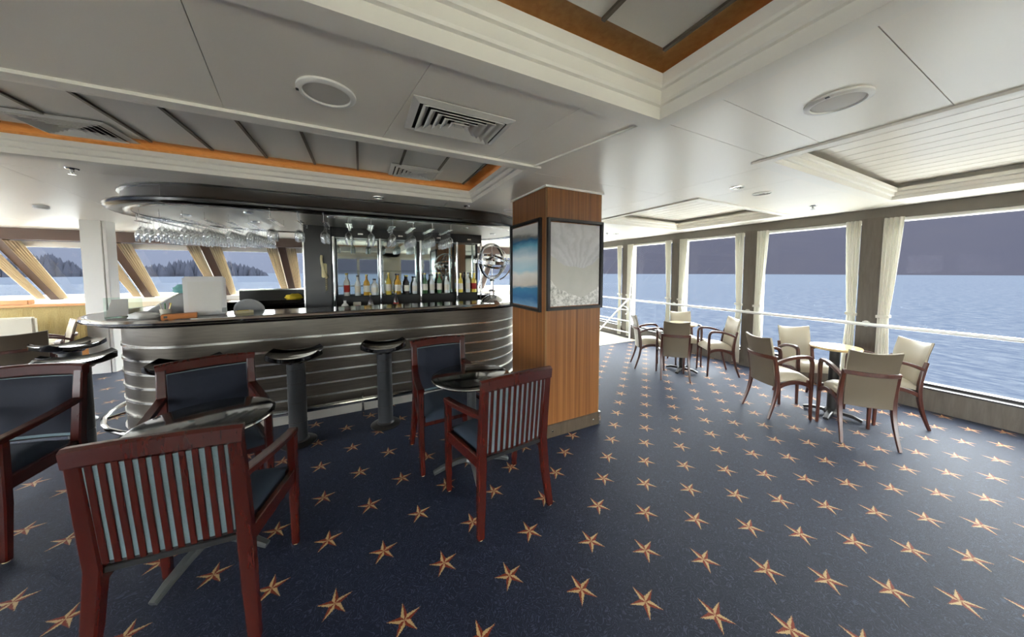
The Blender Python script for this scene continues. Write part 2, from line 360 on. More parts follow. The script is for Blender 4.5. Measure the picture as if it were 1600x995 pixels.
# thin joint strips that catch the light
for a, b in (((1.30, 1.06), (1.09, 1.95)), ((1.08, 1.95), (-4.2, 1.95)), ((0.84, 3.10), (0.86, 3.45))):
    MB().bar([(a[0], a[1], CZ - 0.003), (b[0], b[1], CZ - 0.004)], 0.018, 0.014).build('joint_strip', 'moulding', ceil)

trim_n = [1]
def recess(r, ztop, zpan, style, nx, warm=True):
    x0, y0, x1, y1 = r
    trim_n[0] += 1
    root = thing('trim_%d' % trim_n[0], {0: 'stepped white moulding round the grey panelled ceiling recess beside the bar pillar', 1: 'stepped white moulding round the grey panelled ceiling recess in front of the bar canopy',
                 2: 'stepped white moulding round the boarded ceiling recess by the big windows', 3: 'stepped white moulding round the boarded ceiling recess near the pipe railing'}[style], 'moulding', kind='structure')
    h = ztop - CZ
    # profile (side: + = outward from recess when path runs clockwise seen from above)
    path = [(x0, y0, CZ), (x0, y1, CZ), (x1, y1, CZ), (x1, y0, CZ)]
    k = h
    prof = [(-0.085, -0.014), (-0.085, 0.0), (-0.06, 0.012), (-0.06, h), (0.048, h), (0.048, 0.70 * k), (0.042, 0.64 * k), (0.028, 0.62 * k), (0.026, 0.34 * k), (0.020, 0.28 * k), (0.006, 0.26 * k), (0.0, -0.008), (-0.03, -0.014)]
    MB().sweep(path, prof, True).build('moulding', 'moulding', root, smooth=25)
    ex = 0.14
    MB().box((x0 - ex, y0 - ex, zpan + 0.02), (x1 + ex, y1 + ex, zpan + 0.04)).build('recess_back', 'recess_wood' if style < 2 else 'white_board', root, smooth=0)
    w = MB()
    for a, b in (((x0 - ex - .02, y0 - ex), (x0 - ex, y1 + ex)), ((x1 + ex, y0 - ex), (x1 + ex + .02, y1 + ex)), ((x0 - ex, y0 - ex - .02), (x1 + ex, y0 - ex)), ((x0 - ex, y1 + ex), (x1 + ex, y1 + ex + .02))):
        w.box((a[0], a[1], CZ + 0.03), (b[0], b[1], zpan + 0.04))
    w.build('recess_side', 'recess_wood' if style < 2 else 'white_board', root, smooth=0)
    if warm:
        l = MB(); q = 0.085
        for a, b in (((x0 - q - .015, y0), (x0 - q, y1)), ((x1 + q, y0), (x1 + q + .015, y1)), ((x0, y1 + q), (x1, y1 + q + .015)), ((x0, y0 - q - .015), (x1, y0 - q))): l.box((a[0], a[1], CZ + 0.045), (b[0], b[1], CZ + 0.06))
        l.build('cove_lamp', 'cove_light', root, smooth=0)
    return root
def grey_panels(root, r, zp, bars, g=0.13):
    x0, y0, x1, y1 = r; xs = [x0 + g] + bars + [x1 - g]
    for a, b in zip(xs, xs[1:]): MB().box((a + 0.008, y0 + g, zp), (b - 0.008, y1 - g, zp + 0.018)).build('recess_panel', 'recess_panel', root, smooth=0)
    for x in bars: MB().box((x - 0.008, y0 + g, zp - 0.012), (x + 0.008, y1 - g, zp + 0.01)).build('panel_bar', 'recess_bar', root, smooth=0)
r = recess(R1, 2.42, 2.45, 0, 0); grey_panels(r, R1, 2.445, [-4.2 + 0.335 * i for i in range(1, 15)] + [0.83, 1.17])
r = recess(R2, 2.35, 2.40, 1, 0); grey_panels(r, R2, 2.395, [1.08 - 0.14 - 0.315 * i for i in range(15, -1, -1)])
def boards(root, r, zp, n, along_y=True, g=0.05):
    x0, y0, x1, y1 = r; w = (x1 - x0 - 2 * g) / n
    for i in range(n): MB().box((x0 + g + i * w + .006, y0 + g, zp), (x0 + g + (i + 1) * w - .006, y1 - g, zp + 0.018)).build('ceiling_board', 'white_board', root, smooth=0)
r = recess(RR, 2.35, 2.40, 2, 0, False); boards(r, RR, 2.395, 14)
r = recess(RF, 2.35, 2.40, 3, 0, False); boards(r, RF, 2.395, 11)

# ceiling fittings
def vent(x, y, z, w, d, label):
    o = thing('ceiling_vent', label, 'vent', (x, y, z), 0, 'square louvred ceiling vents')
    MB().box((-w / 2 + .01, -d / 2 + .01, -0.004), (w / 2 - .01, d / 2 - .01, -0.001)).build('duct', 'duct_dark', o, smooth=0)
    def ring(a, b, wd, z0, z1, nm):
        f = MB(); p = [(-a, -b, 0), (-a, b, 0), (a, b, 0), (a, -b, 0)]
        f.sweep(p, [(0, z0), (0, z0 - .004), (wd, z1 - .004), (wd, z1)], True); f.build(nm, 'louvre', o, smooth=20)
    ring(w / 2, d / 2, 0.03, -0.006, -0.016, 'frame')
    n = 5
    for i in range(n): q = 0.97 - (i + 1) * 0.155; ring(w / 2 * q, d / 2 * q, 0.03, -0.022, -0.004, 'louvre')
    MB().box((-w * .05, -d * .05, -0.02), (w * .05, d * .05, -0.004)).build('centre_plate', 'louvre', o, smooth=0)
vent(0.455, 1.51, CZ, 0.48, 0.32, 'square louvred vent in the flat ceiling beside the round speaker grille')
vent(0.45, 2.84, 2.395, 0.42, 0.32, 'square louvred vent in the bar recess close to the recess corner')
vent(-1.56, 2.90, 2.395, 0.42, 0.34, 'square louvred vent in the bar recess above the stools at the rounded bar end')
def speaker(x, y, label):
    o = thing('ceiling_speaker', label, 'speaker', (x, y, CZ), 0, 'round ceiling speakers')
    MB().lathe([(0.108, 0), (0.108, -0.008), (0.098, -0.014), (0.088, -0.014), (0.086, -0.004)], 40, caps=False).build('rim', 'white_paint', o)
    MB().lathe([(0.0, -0.012), (0.06, -0.011), (0.085, -0.007), (0.086, -0.002)], 40).build('grille', 'seam', o)
    MB().box((-0.108, -0.006, -0.016), (-0.098, 0.006, -0.012)).build('clip', 'dark_plastic', o)
speaker(-0.11, 1.51, 'round white speaker grille beside the square louvred vent'); speaker(1.885, 0.58, 'round white speaker grille between the grey recess and the boarded recess')
def small(kind, x, y, label):
    o = thing({'s': 'sprinkler_head', 'd': 'smoke_detector', 'l': 'downlight', 'g': 'round_grille'}[kind], label, {'s': 'sprinkler', 'd': 'detector', 'l': 'downlight', 'g': 'grille'}[kind], (x, y, CZ))
    if kind == 's':
        MB().lathe([(0.035, 0), (0.03, -0.008), (0.012, -0.01), (0.01, -0.03), (0.0, -0.03)], 16).build('escutcheon', 'chrome', o); MB().lathe([(0.02, -0.04), (0.02, -0.043), (0, -0.043)], 12).build('deflector', 'chrome', o); MB().box((-.003, -.003, -.042), (.003, .003, -.028)).build('stem', 'chrome', o)
    elif kind == 'd':
        MB().lathe([(0.055, 0), (0.055, -0.02), (0.045, -0.035), (0.0, -0.037)], 24).build('housing', 'white_plastic', o); MB().lathe([(0.056, -0.018), (0.058, -0.02), (0.056, -0.022)], 24, caps=False).build('sensor_ring', 'grey_plastic', o)
    elif kind == 'l':
        MB().lathe([(0.055, 0), (0.053, -0.008), (0.036, -0.010), (0.034, 0)], 24, caps=False).build('rim', 'satin_chrome', o); MB().lathe([(0.034, -0.003), (0.0, -0.002)], 24).build('lamp', 'duct_dark', o)
    else:
        for q in (0.075, 0.055, 0.035): MB().lathe([(q, 0), (q, -0.006), (q - .008, -0.008), (q - .01, 0)], 24, caps=False).build('ring', 'louvre', o)
small('l', 0.17, 3.34, 'chrome rimmed downlight in front of the bar canopy'); small('s', 1.09, 3.33, 'sprinkler head between bar canopy and wooden pillar'); small('d', 1.60, 3.30, 'white smoke detector close to the wooden pillar')
small('l', 2.99, 1.53, 'chrome rimmed downlight between the boarded recesses'); small('g', 3.43, 1.54, 'pale round ceiling grille between the boarded recesses'); small('s', 4.58, 1.56, 'sprinkler head above the window table'); small('s', -1.86, 3.42, 'sprinkler head by the rounded end of the canopy')
small('l', 4.47, 4.4, 'chrome rimmed downlight near the pipe railing'); small('d', -3.24, 5.5, 'flat white detector near the white post'); small('s', 4.25, 4.4, 'sprinkler head near the pipe railing')

# ------------------------------------------------------------------ window wall (starboard)
PILL = [1.31 + 1.245 * i for i in range(-5, 6)]
wr = thing('wall_right', 'taupe window wall with pillars, header and low skirting', 'wall', (0, 0, 0), kind='structure')
MB().box((XR - 0.02, YB, 2.12), (XR + 0.2, 8.5, CZ)).build('header', 'taupe', wr, smooth=0)
MB().box((XR - 0.05, YB, 0), (XR + 0.2, 9.6, 0.235)).build('skirting', 'taupe_wood', wr, bevel=0.006)
MB().box((XR - 0.055, YB, 0.235), (XR + 0.2, 9.6, 0.25)).build('ledge', 'dark_base', wr, smooth=0)
for y in PILL:
    MB().box((XR - 0.06, y - 0.092, 0), (XR + 0.2, y + 0.088, 2.14)).build('pillar', 'taupe_wood', wr, bevel=0.004)
wn = [0]
for a, b in zip(PILL, PILL[1:]):
    wn[0] += 1
    w = thing('window_%d' % wn[0], 'tall side window between taupe pillars', 'window', kind='structure')
    f = MB(); y0, y1 = a + 0.085, b - 0.085
    f.box((XR + 0.0, y0, 2.085), (XR + 0.14, y1, 2.125)); f.box((XR + 0.05, y0, 0.25), (XR + 0.14, y0 + 0.03, 2.09)); f.box((XR + 0.05, y1 - 0.03, 0.25), (XR + 0.14, y1, 2.09)); MB().box((XR + 0.05, y0, 0.25), (XR + 0.14, y1, 0.275)).build('window_sill', 'dark_base', w, smooth=0)
    f.build('window_frame', 'white_paint', w, smooth=0)
    MB().box((XR + 0.09, y0 + 0.03, 0.275), (XR + 0.096, y1 - 0.03, 2.085)).build('window_pane', 'window_glass', w, smooth=0)
# handrail along the windows
hr = thing('handrail', 'long white steel handrail crossing the side windows on round brackets', 'handrail', (XR - 0.15, 1.31, 0.88))
MB().tube([(0, -6.2, 0), (0, 3.35, 0)], 0.021, 12).build('rail', 'steel_white', hr)
for y in PILL:
    if -6.2 < y - 1.31 < 3.5:
        MB().tube([(0, y - 1.31, 0), (0.09, y - 1.31, 0)], 0.014, 10).build('bracket', 'steel_white', hr)
        MB().lathe([(0, 0), (0.034, 0), (0.038, 0.006), (0.038, 0.012)], 20, M=Matrix.Translation((0.088, y - 1.31, 0)) @ Matrix.Rotation(-PI / 2, 4, 'Y') @ Matrix.Translation((0, 0, -0.0))).build('bracket_plate', 'satin_chrome', hr)
# curtains
def curtain(base, du, plane, w_top, w_tie, w_bot, z0, z1, ztie, material, label, group, tie=True, dep=0.05, folds=5):
    """base: position along the wall of the inner edge; du: +1/-1 direction; plane(s,z,n)->world"""
    def width(z):
        if z > ztie: q = (z - ztie) / (z1 - ztie); q = q ** 0.8; return w_tie + (w_top - w_tie) * q
        q = (ztie - z) / (ztie - z0); return w_tie + (w_bot - w_tie) * min(1, q * 1.6)
    o0 = plane(base, z0, dep); root = thing('curtain', label, 'curtain', (o0[0], o0[1], z0), 0, group)
    def fn(off):
        def g(u, v):
            z = z0 + (z1 - z0) * v; wd = width(z); amp = 0.016 * (0.6 + 0.4 * wd / w_top)
            p = plane(base + du * wd * u, z, dep + off + amp * math.sin(u * folds * 2 * PI + 0.7 * math.sin(3 * v + base)))
            return (p[0] - o0[0], p[1] - o0[1], p[2] - z0)
        return g
    a = MB(); g1 = fn(0.0); g2 = fn(0.006); nu, nv = folds * 8, 16
    a.grid(g1, nu, nv); a.grid(g2, nu, nv); a.build('drape', material, root, smooth=70)
    if tie:
        pts = [plane(base + du * (-0.005), ztie, dep - 0.028), plane(base + du * (-0.005), ztie, dep + 0.034), plane(base + du * (w_tie + 0.006), ztie + .01, dep + 0.034), plane(base + du * (w_tie + 0.006), ztie + .01, dep - 0.028)]
        MB().sweep([tuple(Vector(p) - Vector((o0[0], o0[1], z0))) for p in pts], [(0.003, -0.016), (0.003, 0.016), (-0.003, 0.016), (-0.003, -0.016)], True).build('tieback', material, root)
    return root
names = {3: 'ahead of', 4: 'x'}
def side_plane(s, z, n): return (XR - 0.03 - n, s, z)
wl = {5: ('beside the handrail bracket nearest the four-chair window table'), }
ordn = {5: 'first', 6: 'second', 7: 'third', 8: 'fourth', 9: 'fifth', 4: 'sixth', 3: 'seventh'}
for i, y in enumerate(PILL):
    if i in (5, 6, 7, 8):
        seq = {5: 'behind the near window table', 6: 'between the two window tables', 7: 'behind the railing-side table', 8: 'at the pipe railing'}[i]
    else: seq = None
    if y < -4.5 or y > 7.6: continue
    lab = ('off-white curtain, bow side of the pillar ' + seq) if seq else 'off-white tied-back curtain further along the side windows'
    lab2 = ('off-white curtain, stern side of the pillar ' + seq) if seq else 'off-white tied-back curtain further along the side windows'
    curtain(y + 0.088, 1, side_plane, 0.13, 0.075, 0.10, 0.04, 2.12, 0.98, 'curtain_white', lab, 'curtains along the side windows', folds=4)
    curtain(y - 0.088, -1, side_plane, 0.15, 0.085, 0.11, 0.04, 2.12, 0.98, 'curtain_white', lab2, 'curtains along the side windows', folds=4)
# pipe railing by the landing
pr = thing('pipe_railing', 'white pipe railing with diagonal brace on the pale landing', 'railing', (5.19, 4.66, 0))
MB().tube([(0, 0, 0.012), (0, 0, 0.92)], 0.02, 12).build('post', 'steel_white', pr)
for z in (0.91, 0.67, 0.43, 0.18): MB().tube([(0, 0, z), (0, 2.8, z)], 0.018 if z > 0.8 else 0.013, 10).build('rail', 'steel_white', pr)
MB().tube([(0, 2.8, 0.012), (0, 2.8, 0.92)], 0.02, 12).build('post', 'steel_white', pr)
MB().tube([(-0.03, 0.02, 0.92), (-0.03, 0.95, 0.04)], 0.018, 10).build('diagonal_brace', 'steel_white', pr)
MB().tube([(-0.02, 0.16, 0.75)] + [(-0.02, 0.14 - 0.1 * math.sin(a * PI / 8), 0.66 + 0.09 * math.cos(a * PI / 8) * (1 if a < 5 else 1)) for a in range(1, 8)], 0.011, 8).build('hook', 'steel_white', pr)

# ------------------------------------------------------------------ raked front wall
FM = [-6.8, -5.5, -4.2, -2.9, -1.6, -0.3, 1.0, 2.3, 3.6, 4.9]
def front_y(z): return 8.5 + (2.08 - z) * 0.93
wf = thing('wall_front', 'raked front window wall with brown mullions and white sill', 'wall', kind='structure')
MB().box((XL, 8.36, 2.06), (XR, 8.62, CZ)).build('header', 'brown_mullion', wf, smooth=0)
MB().box((XL, 9.3, 0.86), (XR, 9.75, 0.95)).build('sill', 'white_paint', wf, smooth=0)
MB().box((XL, 9.3, 0.0), (XR, 9.4, 0.86)).build('lower_wall', 'wall_cream', wf, smooth=0)
for x in FM: MB().bar([(x, front_y(2.1), 2.1), (x, front_y(0.93), 0.93)], 0.15, 0.10, rnd=0.15).build('mullion', 'brown_mullion', wf)
for a, b in zip(FM, FM[1:]):
    wn[0] += 1; w = thing('window_%d' % wn[0], 'raked front window between brown mullions', 'window', kind='structure')
    f = MB()
    for z in (2.0, 0.985): f.bar([(a + .07, front_y(z) + .03, z), (b - .07, front_y(z) + .03, z)], 0.05, 0.11)
    for x in (a + .09, b - .09): f.bar([(x, front_y(2.0) + .03, 2.0), (x, front_y(.98) + .03, .98)], 0.035, 0.05)
    f.build('window_frame', 'white_paint', w)
    MB().grid(lambda u, v: (a + .09 + (b - a - .18) * u, front_y(0.98 + 1.03 * v) + 0.05, 0.98 + 1.03 * v), 1, 1, (0, 0.006, 0)).build('window_pane', 'window_glass', w, smooth=0)
def front_plane(s, z, n): return (s, front_y(z) - 0.06 - n, z)
for i, x in enumerate(FM):
    if i > 6: continue
    pl = {1: 'mullion behind the dark-backed lounge chair', 2: 'mullion beside the white post', 3: 'mullion behind the white bar terminal', 4: 'mullion next to the telephone panel'}.get(i)
    for sd, word in ((1, 'starboard'), (-1, 'port')):
        curtain(x + sd * 0.08, sd, front_plane, 0.19, 0.14, 0.13, 0.97, 2.04, 1.2, 'curtain_beige', ('beige raked curtain on the %s side of the front %s' % (word, pl)) if pl else 'beige raked curtain further along the front windows', 'curtains along the raked front windows', False, 0.04, 5)
# port and aft walls (mostly out of view)
wp = thing('wall_left', 'port side window wall with taupe pillars', 'wall', kind='structure')
MB().box((XL - 0.2, YB, 2.1), (XL, 8.6, CZ)).build('header', 'taupe', wp, smooth=0); MB().box((XL - 0.2, YB, 0), (XL + .05, 9.6, 0.25)).build('skirting', 'taupe_wood', wp, smooth=0)
for y in PILL: MB().box((XL - 0.2, y - 0.15, 0), (XL + 0.06, y + 0.15, 2.12)).build('pillar', 'taupe_wood', wp, smooth=0)
wb = thing('wall_back', 'cream aft wall with wide glazed doors', 'wall', kind='structure')
DO = [(-3.4, -1.6), (-1.0, 0.8), (1.4, 3.2)]
xs = [XL - .2] + [q for d in DO for q in d] + [XR + .2]
for i in range(0, len(xs), 2): MB().box((xs[i], YB - 0.1, 0), (xs[i + 1], YB, CZ)).build('wall_section', 'wall_cream', wb, smooth=0)
MB().box((XL, YB - 0.1, 2.08), (XR, YB, CZ)).build('lintel', 'wall_cream', wb, smooth=0)
for i, (a, b) in enumerate(DO):
    d = thing('door_%d' % (i + 1), 'glazed aft door with white frame', 'door', kind='structure'); f = MB()
    for x in (a, (a + b) / 2, b): f.box((x - 0.04, YB - 0.08, 0), (x + 0.04, YB - 0.03, 2.08))
    f.box((a, YB - 0.08, 2.0), (b, YB - 0.03, 2.08)); f.box((a, YB - 0.08, 0), (b, YB - 0.03, 0.12)); f.box((a, YB - .08, .95), (b, YB - .03, 1.0))
    f.build('door_frame', 'white_paint', d, smooth=0); MB().box((a, YB - 0.06, 0.1), (b, YB - 0.054, 2.0)).build('door_glass', 'window_glass', d, smooth=0)

# ------------------------------------------------------------------ wood-clad pillar and pictures
CX0, CX1, CY0, CY1 = 1.44, 2.07, 2.22, 2.87
pc = thing('trim_20', 'square pillar clad in striped zebra wood veneer', 'pillar', ((CX0 + CX1) / 2, (CY0 + CY1) / 2, 0), kind='structure')
hx, hy = (CX1 - CX0) / 2, (CY1 - CY0) / 2
for nm, a, b in (('veneer_panel', (-hx + .012, -hy, 0.12), (hx - .012, -hy + .02, 2.236)), ('veneer_panel', (-hx + .012, hy - .02, 0.12), (hx - .012, hy, 2.236)), ('veneer_panel', (-hx, -hy + .012, 0.12), (-hx + .02, hy - .012, 2.236)), ('veneer_panel', (hx - .02, -hy + .012, 0.12), (hx, hy - .012, 2.236))):
    MB().box(a, b).build(nm, 'zebra_wood', pc, smooth=0)
for sx in (-1, 1):
    for sy in (-1, 1): MB().box((sx * hx - .013 * (sx > 0) , sy * hy - .013 * (sy > 0), 0.12), (sx * hx + .013 * (sx < 0), sy * hy + .013 * (sy < 0), 2.236)).build('corner_strip', 'column_edge', pc, bevel=0.003)
MB().box((-hx - .012, -hy - .012, 0), (hx + .012, hy + .012, 0.12)).build('plinth', 'column_base', pc, bevel=0.004)
MB().box((hx - .01, -hy - .016, 0.0), (hx + .016, -hy + .03, 0.125)).build('plinth_corner', 'satin_chrome', pc, bevel=0.002)
MB().box((-hx - .014, -hy - .014, 2.232), (hx + .014, hy + .014, 2.249)).build('top_bead', 'white_paint', pc, smooth=0)
for x in (-.24, .24): MB().lathe([(0.009, 0), (0.007, 0.004), (0, 0.005)], 10, M=Matrix.Translation((x, -hy - .012, .06)) @ Matrix.Rotation(PI / 2, 4, 'X')).build('screw', 'chrome', pc)
def picture(loc, rz, w, h, art, label):
    o = thing('framed_picture', label, 'picture', loc, rz)
    MB().sweep([(-w / 2, 0, -h / 2), (-w / 2, 0, h / 2), (w / 2, 0, h / 2), (w / 2, 0, -h / 2)], [(0, -.028), (0, 0.0), (.026, 0.0), (.026, -.028)], True, up=(0, 1, 0)).build('frame', 'frame_black', o, smooth=0)
    MB().box((-w / 2 + .01, -0.012, -h / 2 + .01), (w / 2 - .01, -0.002, h / 2 - .01)).build('print', art, o, smooth=0)
picture(((1.46 + 2.055) / 2, CY0 - 0.001, 1.565), 0, 0.575, 0.76, 'art_shore', 'black-framed grey and white aerial shore print on the pillar')
picture((CX0 - 0.001, 2.58, 1.56), -PI / 2, 0.54, 0.79, 'art_beach', 'black-framed blue and white surf print on the pillar')

# ------------------------------------------------------------------ bar island
BX = 0.03
def oval(cx, cy, half, a, b, n=20, front_only=False):
    """stadium outline, counter-clockwise; straight half-length `half`, end radii a (x) and b (y)"""
    p = []
    for i in range(n + 1): q = -PI / 2 + PI * i / n; p.append((cx + half + a * math.cos(q), cy + b * math.sin(q)))
    for i in range(n + 1): q = PI / 2 + PI * i / n; p.append((cx - half + a * math.cos(q), cy + b * math.sin(q)))
    # straight runs subdivided
    return p
BC = 4.38
bar = thing('bar_counter', 'oval bar counter with dark metallic front and bright chrome bands', 'bar counter', (BX, BC, 0))
def ring(outer, inner, z0, z1):
    n = len(outer); vs = [(x, y, z0) for x, y in outer] + [(x, y, z1) for x, y in outer] + [(x, y, z0) for x, y in inner] + [(x, y, z1) for x, y in inner]
    fs = []
    for i in range(n):
        j = (i + 1) % n
        fs += [(i, j, n + j, n + i), (2 * n + j, 2 * n + i, 3 * n + i, 3 * n + j), (n + i, n + j, 3 * n + j, 3 * n + i), (j, i, 2 * n + i, 2 * n + j)]
    m_ = MB(); m_.add(vs, fs); return m_
HB = 1.36
def bo(off, n=22): return oval(0, 0, HB, 0.72 + off, 0.80 + off, n)
bandz = [0.855, 0.735, 0.615, 0.49, 0.365, 0.24]
zs = [0.10] + sorted(bandz) + [1.05]
for a, b in zip(zs, zs[1:]): ring(bo(0), bo(-0.05), a + 0.006, b - 0.006).build('front_panel', 'bar_panel', bar)
ring(bo(-0.012), bo(-0.05), 0.09, 1.05).build('backing', 'black_panel', bar)
for z in bandz: ring(bo(0.008), bo(-0.03), z - 0.010, z + 0.010).build('chrome_band', 'satin_chrome', bar)
ring(bo(0.0), bo(-0.06), 0, 0.09).build('kick_plate', 'kick_metal', bar)
ring(bo(0.012), bo(-0.03), 0.09, 0.104).build('kick_strip', 'chrome', bar)
ring(bo(0.10), bo(-0.12), 1.05, 1.068).build('under_moulding', 'canopy_lip', bar)
op = bo(0.20, 26)
ring(bo(0.185), oval(0, 0.10, HB, 0.52, 0.60, 22), 1.075, 1.115).build('countertop', 'counter_top', bar)
MB().sweep([(x, y, 1.095) for x, y in bo(0.2, 26)], [(0.026 * math.cos(q * PI / 4), 0.024 * math.sin(q * PI / 4)) for q in range(8)], True).build('edge_rail', 'chrome', bar)
MB().sweep([(x, y, 1.058) for x, y in bo(0.13, 26)], [(0.02 * math.cos(q * PI / 4), 0.016 * math.sin(q * PI / 4)) for q in range(8)], True).build('lower_bead', 'canopy_lip', bar)
# foot rail round the ends and front
fr = [(x, y, 0.17) for x, y in bo(0.13, 16)]
MB().tube(fr, 0.02, 10, True).build('foot_rail', 'chrome', bar)
for k in (2, 6, 11, 14, 18, 22, 27, 31):
    x, y, z = fr[k]; x2, y2 = bo(0.0, 16)[k]
    MB().tube([(x, y, z), (x2, y2, z + .02)], 0.012, 8).build('foot_rail_bracket', 'chrome', bar)
for x in (-1.0, -0.05, 0.9): MB().tube([(x, -0.93, 0.17), (x, -0.8, 0.19)], 0.012, 8).build('foot_rail_bracket', 'chrome', bar); MB().tube([(x, -0.93, 0.0), (x, -0.93, 0.17)], 0.012, 8).build('foot_rail_bracket', 'chrome', bar)
# back section above the counter at the far side
MB().box((-1.5, 0.84, 1.116), (-0.60, 0.90, 1.25)).build('back_ledge', 'black_panel', bar, bevel=0.004)
MB().box((-1.5, 0.82, 1.25), (-0.60, 0.93, 1.265)).build('back_ledge_top', 'satin_chrome', bar, bevel=0.003)

# canopy
cn = thing('bar_canopy', 'oval dark canopy over the bar with polished underside', 'canopy', (BX, 4.42, CZ))
def co(off, n=24): return oval(0.06, 0, 1.16, 0.95 + off, 0.90 + off, n)
ring(co(0.0), co(-0.05), -0.13, -0.012).build('fascia', 'canopy_dark', cn)
ring(co(0.02), co(-0.05), -0.018, -0.001).build('top_bead', 'canopy_lip', cn)
MB().sweep([(x, y, -0.155) for x, y in co(0.045)], [(0.06, 0.012), (0.055, 0.024), (-0.10, 0.03), (-0.10, -0.024), (0.03, -0.024), (0.055, -0.008)], True).build('lip', 'canopy_lip', cn)
poly = co(-0.04); MB().prism(poly, -0.172, -0.155).build('underside', 'canopy_under', cn, smooth=0)
for x, y in ((-1.6, -0.2), (-1.0, -0.62), (-0.3, -0.72), (0.5, -0.72), (1.2, -0.6), (1.75, -0.2), (-1.1, 0.0), (1.5, 0.4)):
    MB().lathe([(0.04, 0), (0.038, -0.006), (0.026, -0.006)], 16, M=Matrix.Translation((x, y, -0.172)), caps=False).build('spot_rim', 'chrome', cn)
ZU = CZ - 0.172

# hanging glasses, each its own thing
gp = MB(); gp.lathe([(0.0, 0.0), (0.034, -0.001), (0.034, -0.003), (0.006, -0.009), (0.004, -0.02), (0.004, -0.078), (0.012, -0.09), (0.030, -0.108), (0.037, -0.135), (0.037, -0.165), (0.031, -0.205), (0.0295, -0.205), (0.0350, -0.165), (0.035, -0.136), (0.028, -0.110), (0.006, -0.094)], 12, caps=False)
gmesh = gp.mesh('wine_glass', 'drink_glass', smooth=60)
rail_bm = None
def rack(x, y0, y1, label):
    o = thing('glass_rack', label, 'rack', (x, y0, ZU), 0, 'chrome glass racks under the canopy')
    for sx in (-0.012, 0.012):
        MB().tube([(sx, 0, -0.075), (sx, y1 - y0, -0.075)], 0.003, 6).build('rod', 'chrome', o)
    for yy in (0.0, (y1 - y0)): MB().tube([(0, yy, 0), (0, yy, -0.06), (0.0, yy, -0.072)], 0.0035, 6).build('hanger', 'chrome', o); MB().bar([(-0.013, yy, -0.073), (0.013, yy, -0.073)], 0.006, 0.006).build('cross_bar', 'chrome', o)
def hang(x, y, label, group):
    g = bpy.data.objects.new('wine_glass', gmesh); COL.objects.link(g); g.location = (x, y, ZU - 0.069); g.rotation_euler = (0, 0, R.random() * 6)
    tag(g, label, 'wine glass', group)
nth = ['first', 'second', 'third', 'fourth', 'fifth', 'sixth', 'seventh', 'eighth', 'ninth']
for i in range(9):
    x = 0.975 - 0.217 * i; cnt = [6, 6, 6, 5, 5, 4, 3, 2, 2][i]
    rack(x, 3.60, 3.60 + 0.095 * 6, 'chrome glass rack, %s row counted from the wooden pillar' % nth[i])
    for j in range(cnt): hang(x, 3.64 + 0.095 * j, 'upturned wine glass in the %s rack row from the wooden pillar' % nth[i], 'glasses in the %s rack row' % nth[i])
for k in range(7):
    x = -1.03 - 0.155 * k; q = max(0.0, 1 - (max(0, abs(x - BX) - 1.08) / 0.92) ** 2); ya = 4.42 - 0.72 * math.sqrt(q); ya = max(ya, 4.02 if k < 2 else 3.95); yb = min(4.42 + 0.72 * math.sqrt(q), 5.02)
    if yb - ya < 0.15: continue
    rack(x, ya, yb, 'chrome glass rack packed full, %s row towards the rounded canopy end' % nth[k])
    j = 0
    while ya + 0.04 + j * 0.088 < yb: hang(x, ya + 0.04 + j * 0.088, 'upturned wine glass packed in the %s rack row towards the rounded canopy end' % nth[k], 'packed glasses, %s row' % nth[k]); j += 1

# ------------------------------------------------------------------ back bar cabinet
KY = 4.48
kb = thing('back_bar_cabinet', 'tall dark back bar cabinet with mirrored bays and chrome posts', 'cabinet', (0, KY, 0))
MB().box((-0.62, 0.18, 0), (1.70, 0.30, ZU - 0.001)).build('carcass', 'cabinet_dark', kb, smooth=0)
MB().box((-0.62, -0.04, 0), (-0.34, 0.18, ZU - 0.001)).build('telephone_panel', 'black_panel', kb, bevel=0.004)
MB().box((-0.635, -0.045, 0), (-0.62, 0.30, ZU - .001)).build('panel_edge', 'satin_chrome', kb, smooth=0)
MB().box((-0.34, -0.10, 0.0), (1.70, 0.18, 0.92)).build('base_unit', 'cabinet_dark', kb, bevel=0.004)
MB().box((-0.34, -0.12, 0.92), (1.70, 0.18, 0.945)).build('worktop', 'counter_top', kb, smooth=0)
MB().box((-0.34, 0.0, 1.95), (1.70, 0.18, ZU - .001)).build('pelmet', 'cabinet_dark', kb, smooth=0)
posts = [-0.31, 0.235, 0.765, 1.295, 1.68]
for a, b in zip(posts, posts[1:]):
    MB().box((a + .02, 0.17, 1.19), (b - .02, 0.178, 1.95)).build('mirror', 'mirror', kb, smooth=0)
    MB().box((a + .02, 0.0, 1.175), (b - .02, 0.17, 1.185)).build('glass_shelf', 'acrylic', kb, smooth=0)
    MB().box((a + .02, 0.06, 1.51), (b - .02, 0.17, 1.517)).build('glass_shelf', 'acrylic', kb, smooth=0)
    MB().box((a + .02, 0.165, 0.945), (b - .02, 0.178, 1.175)).build('splash_panel', 'black_panel', kb, smooth=0)
for x in posts: MB().tube([(x, -0.03, 0.945), (x, -0.03, 1.95)], 0.017, 12).build('chrome_post', 'chrome', kb)
for x in (0.0, 0.5, 1.03, 1.5): MB().box((x - .03, -0.005, 1.99), (x + .03, 0.0, 2.01)).build('pelmet_lamp', 'satin_chrome', kb, smooth=0)
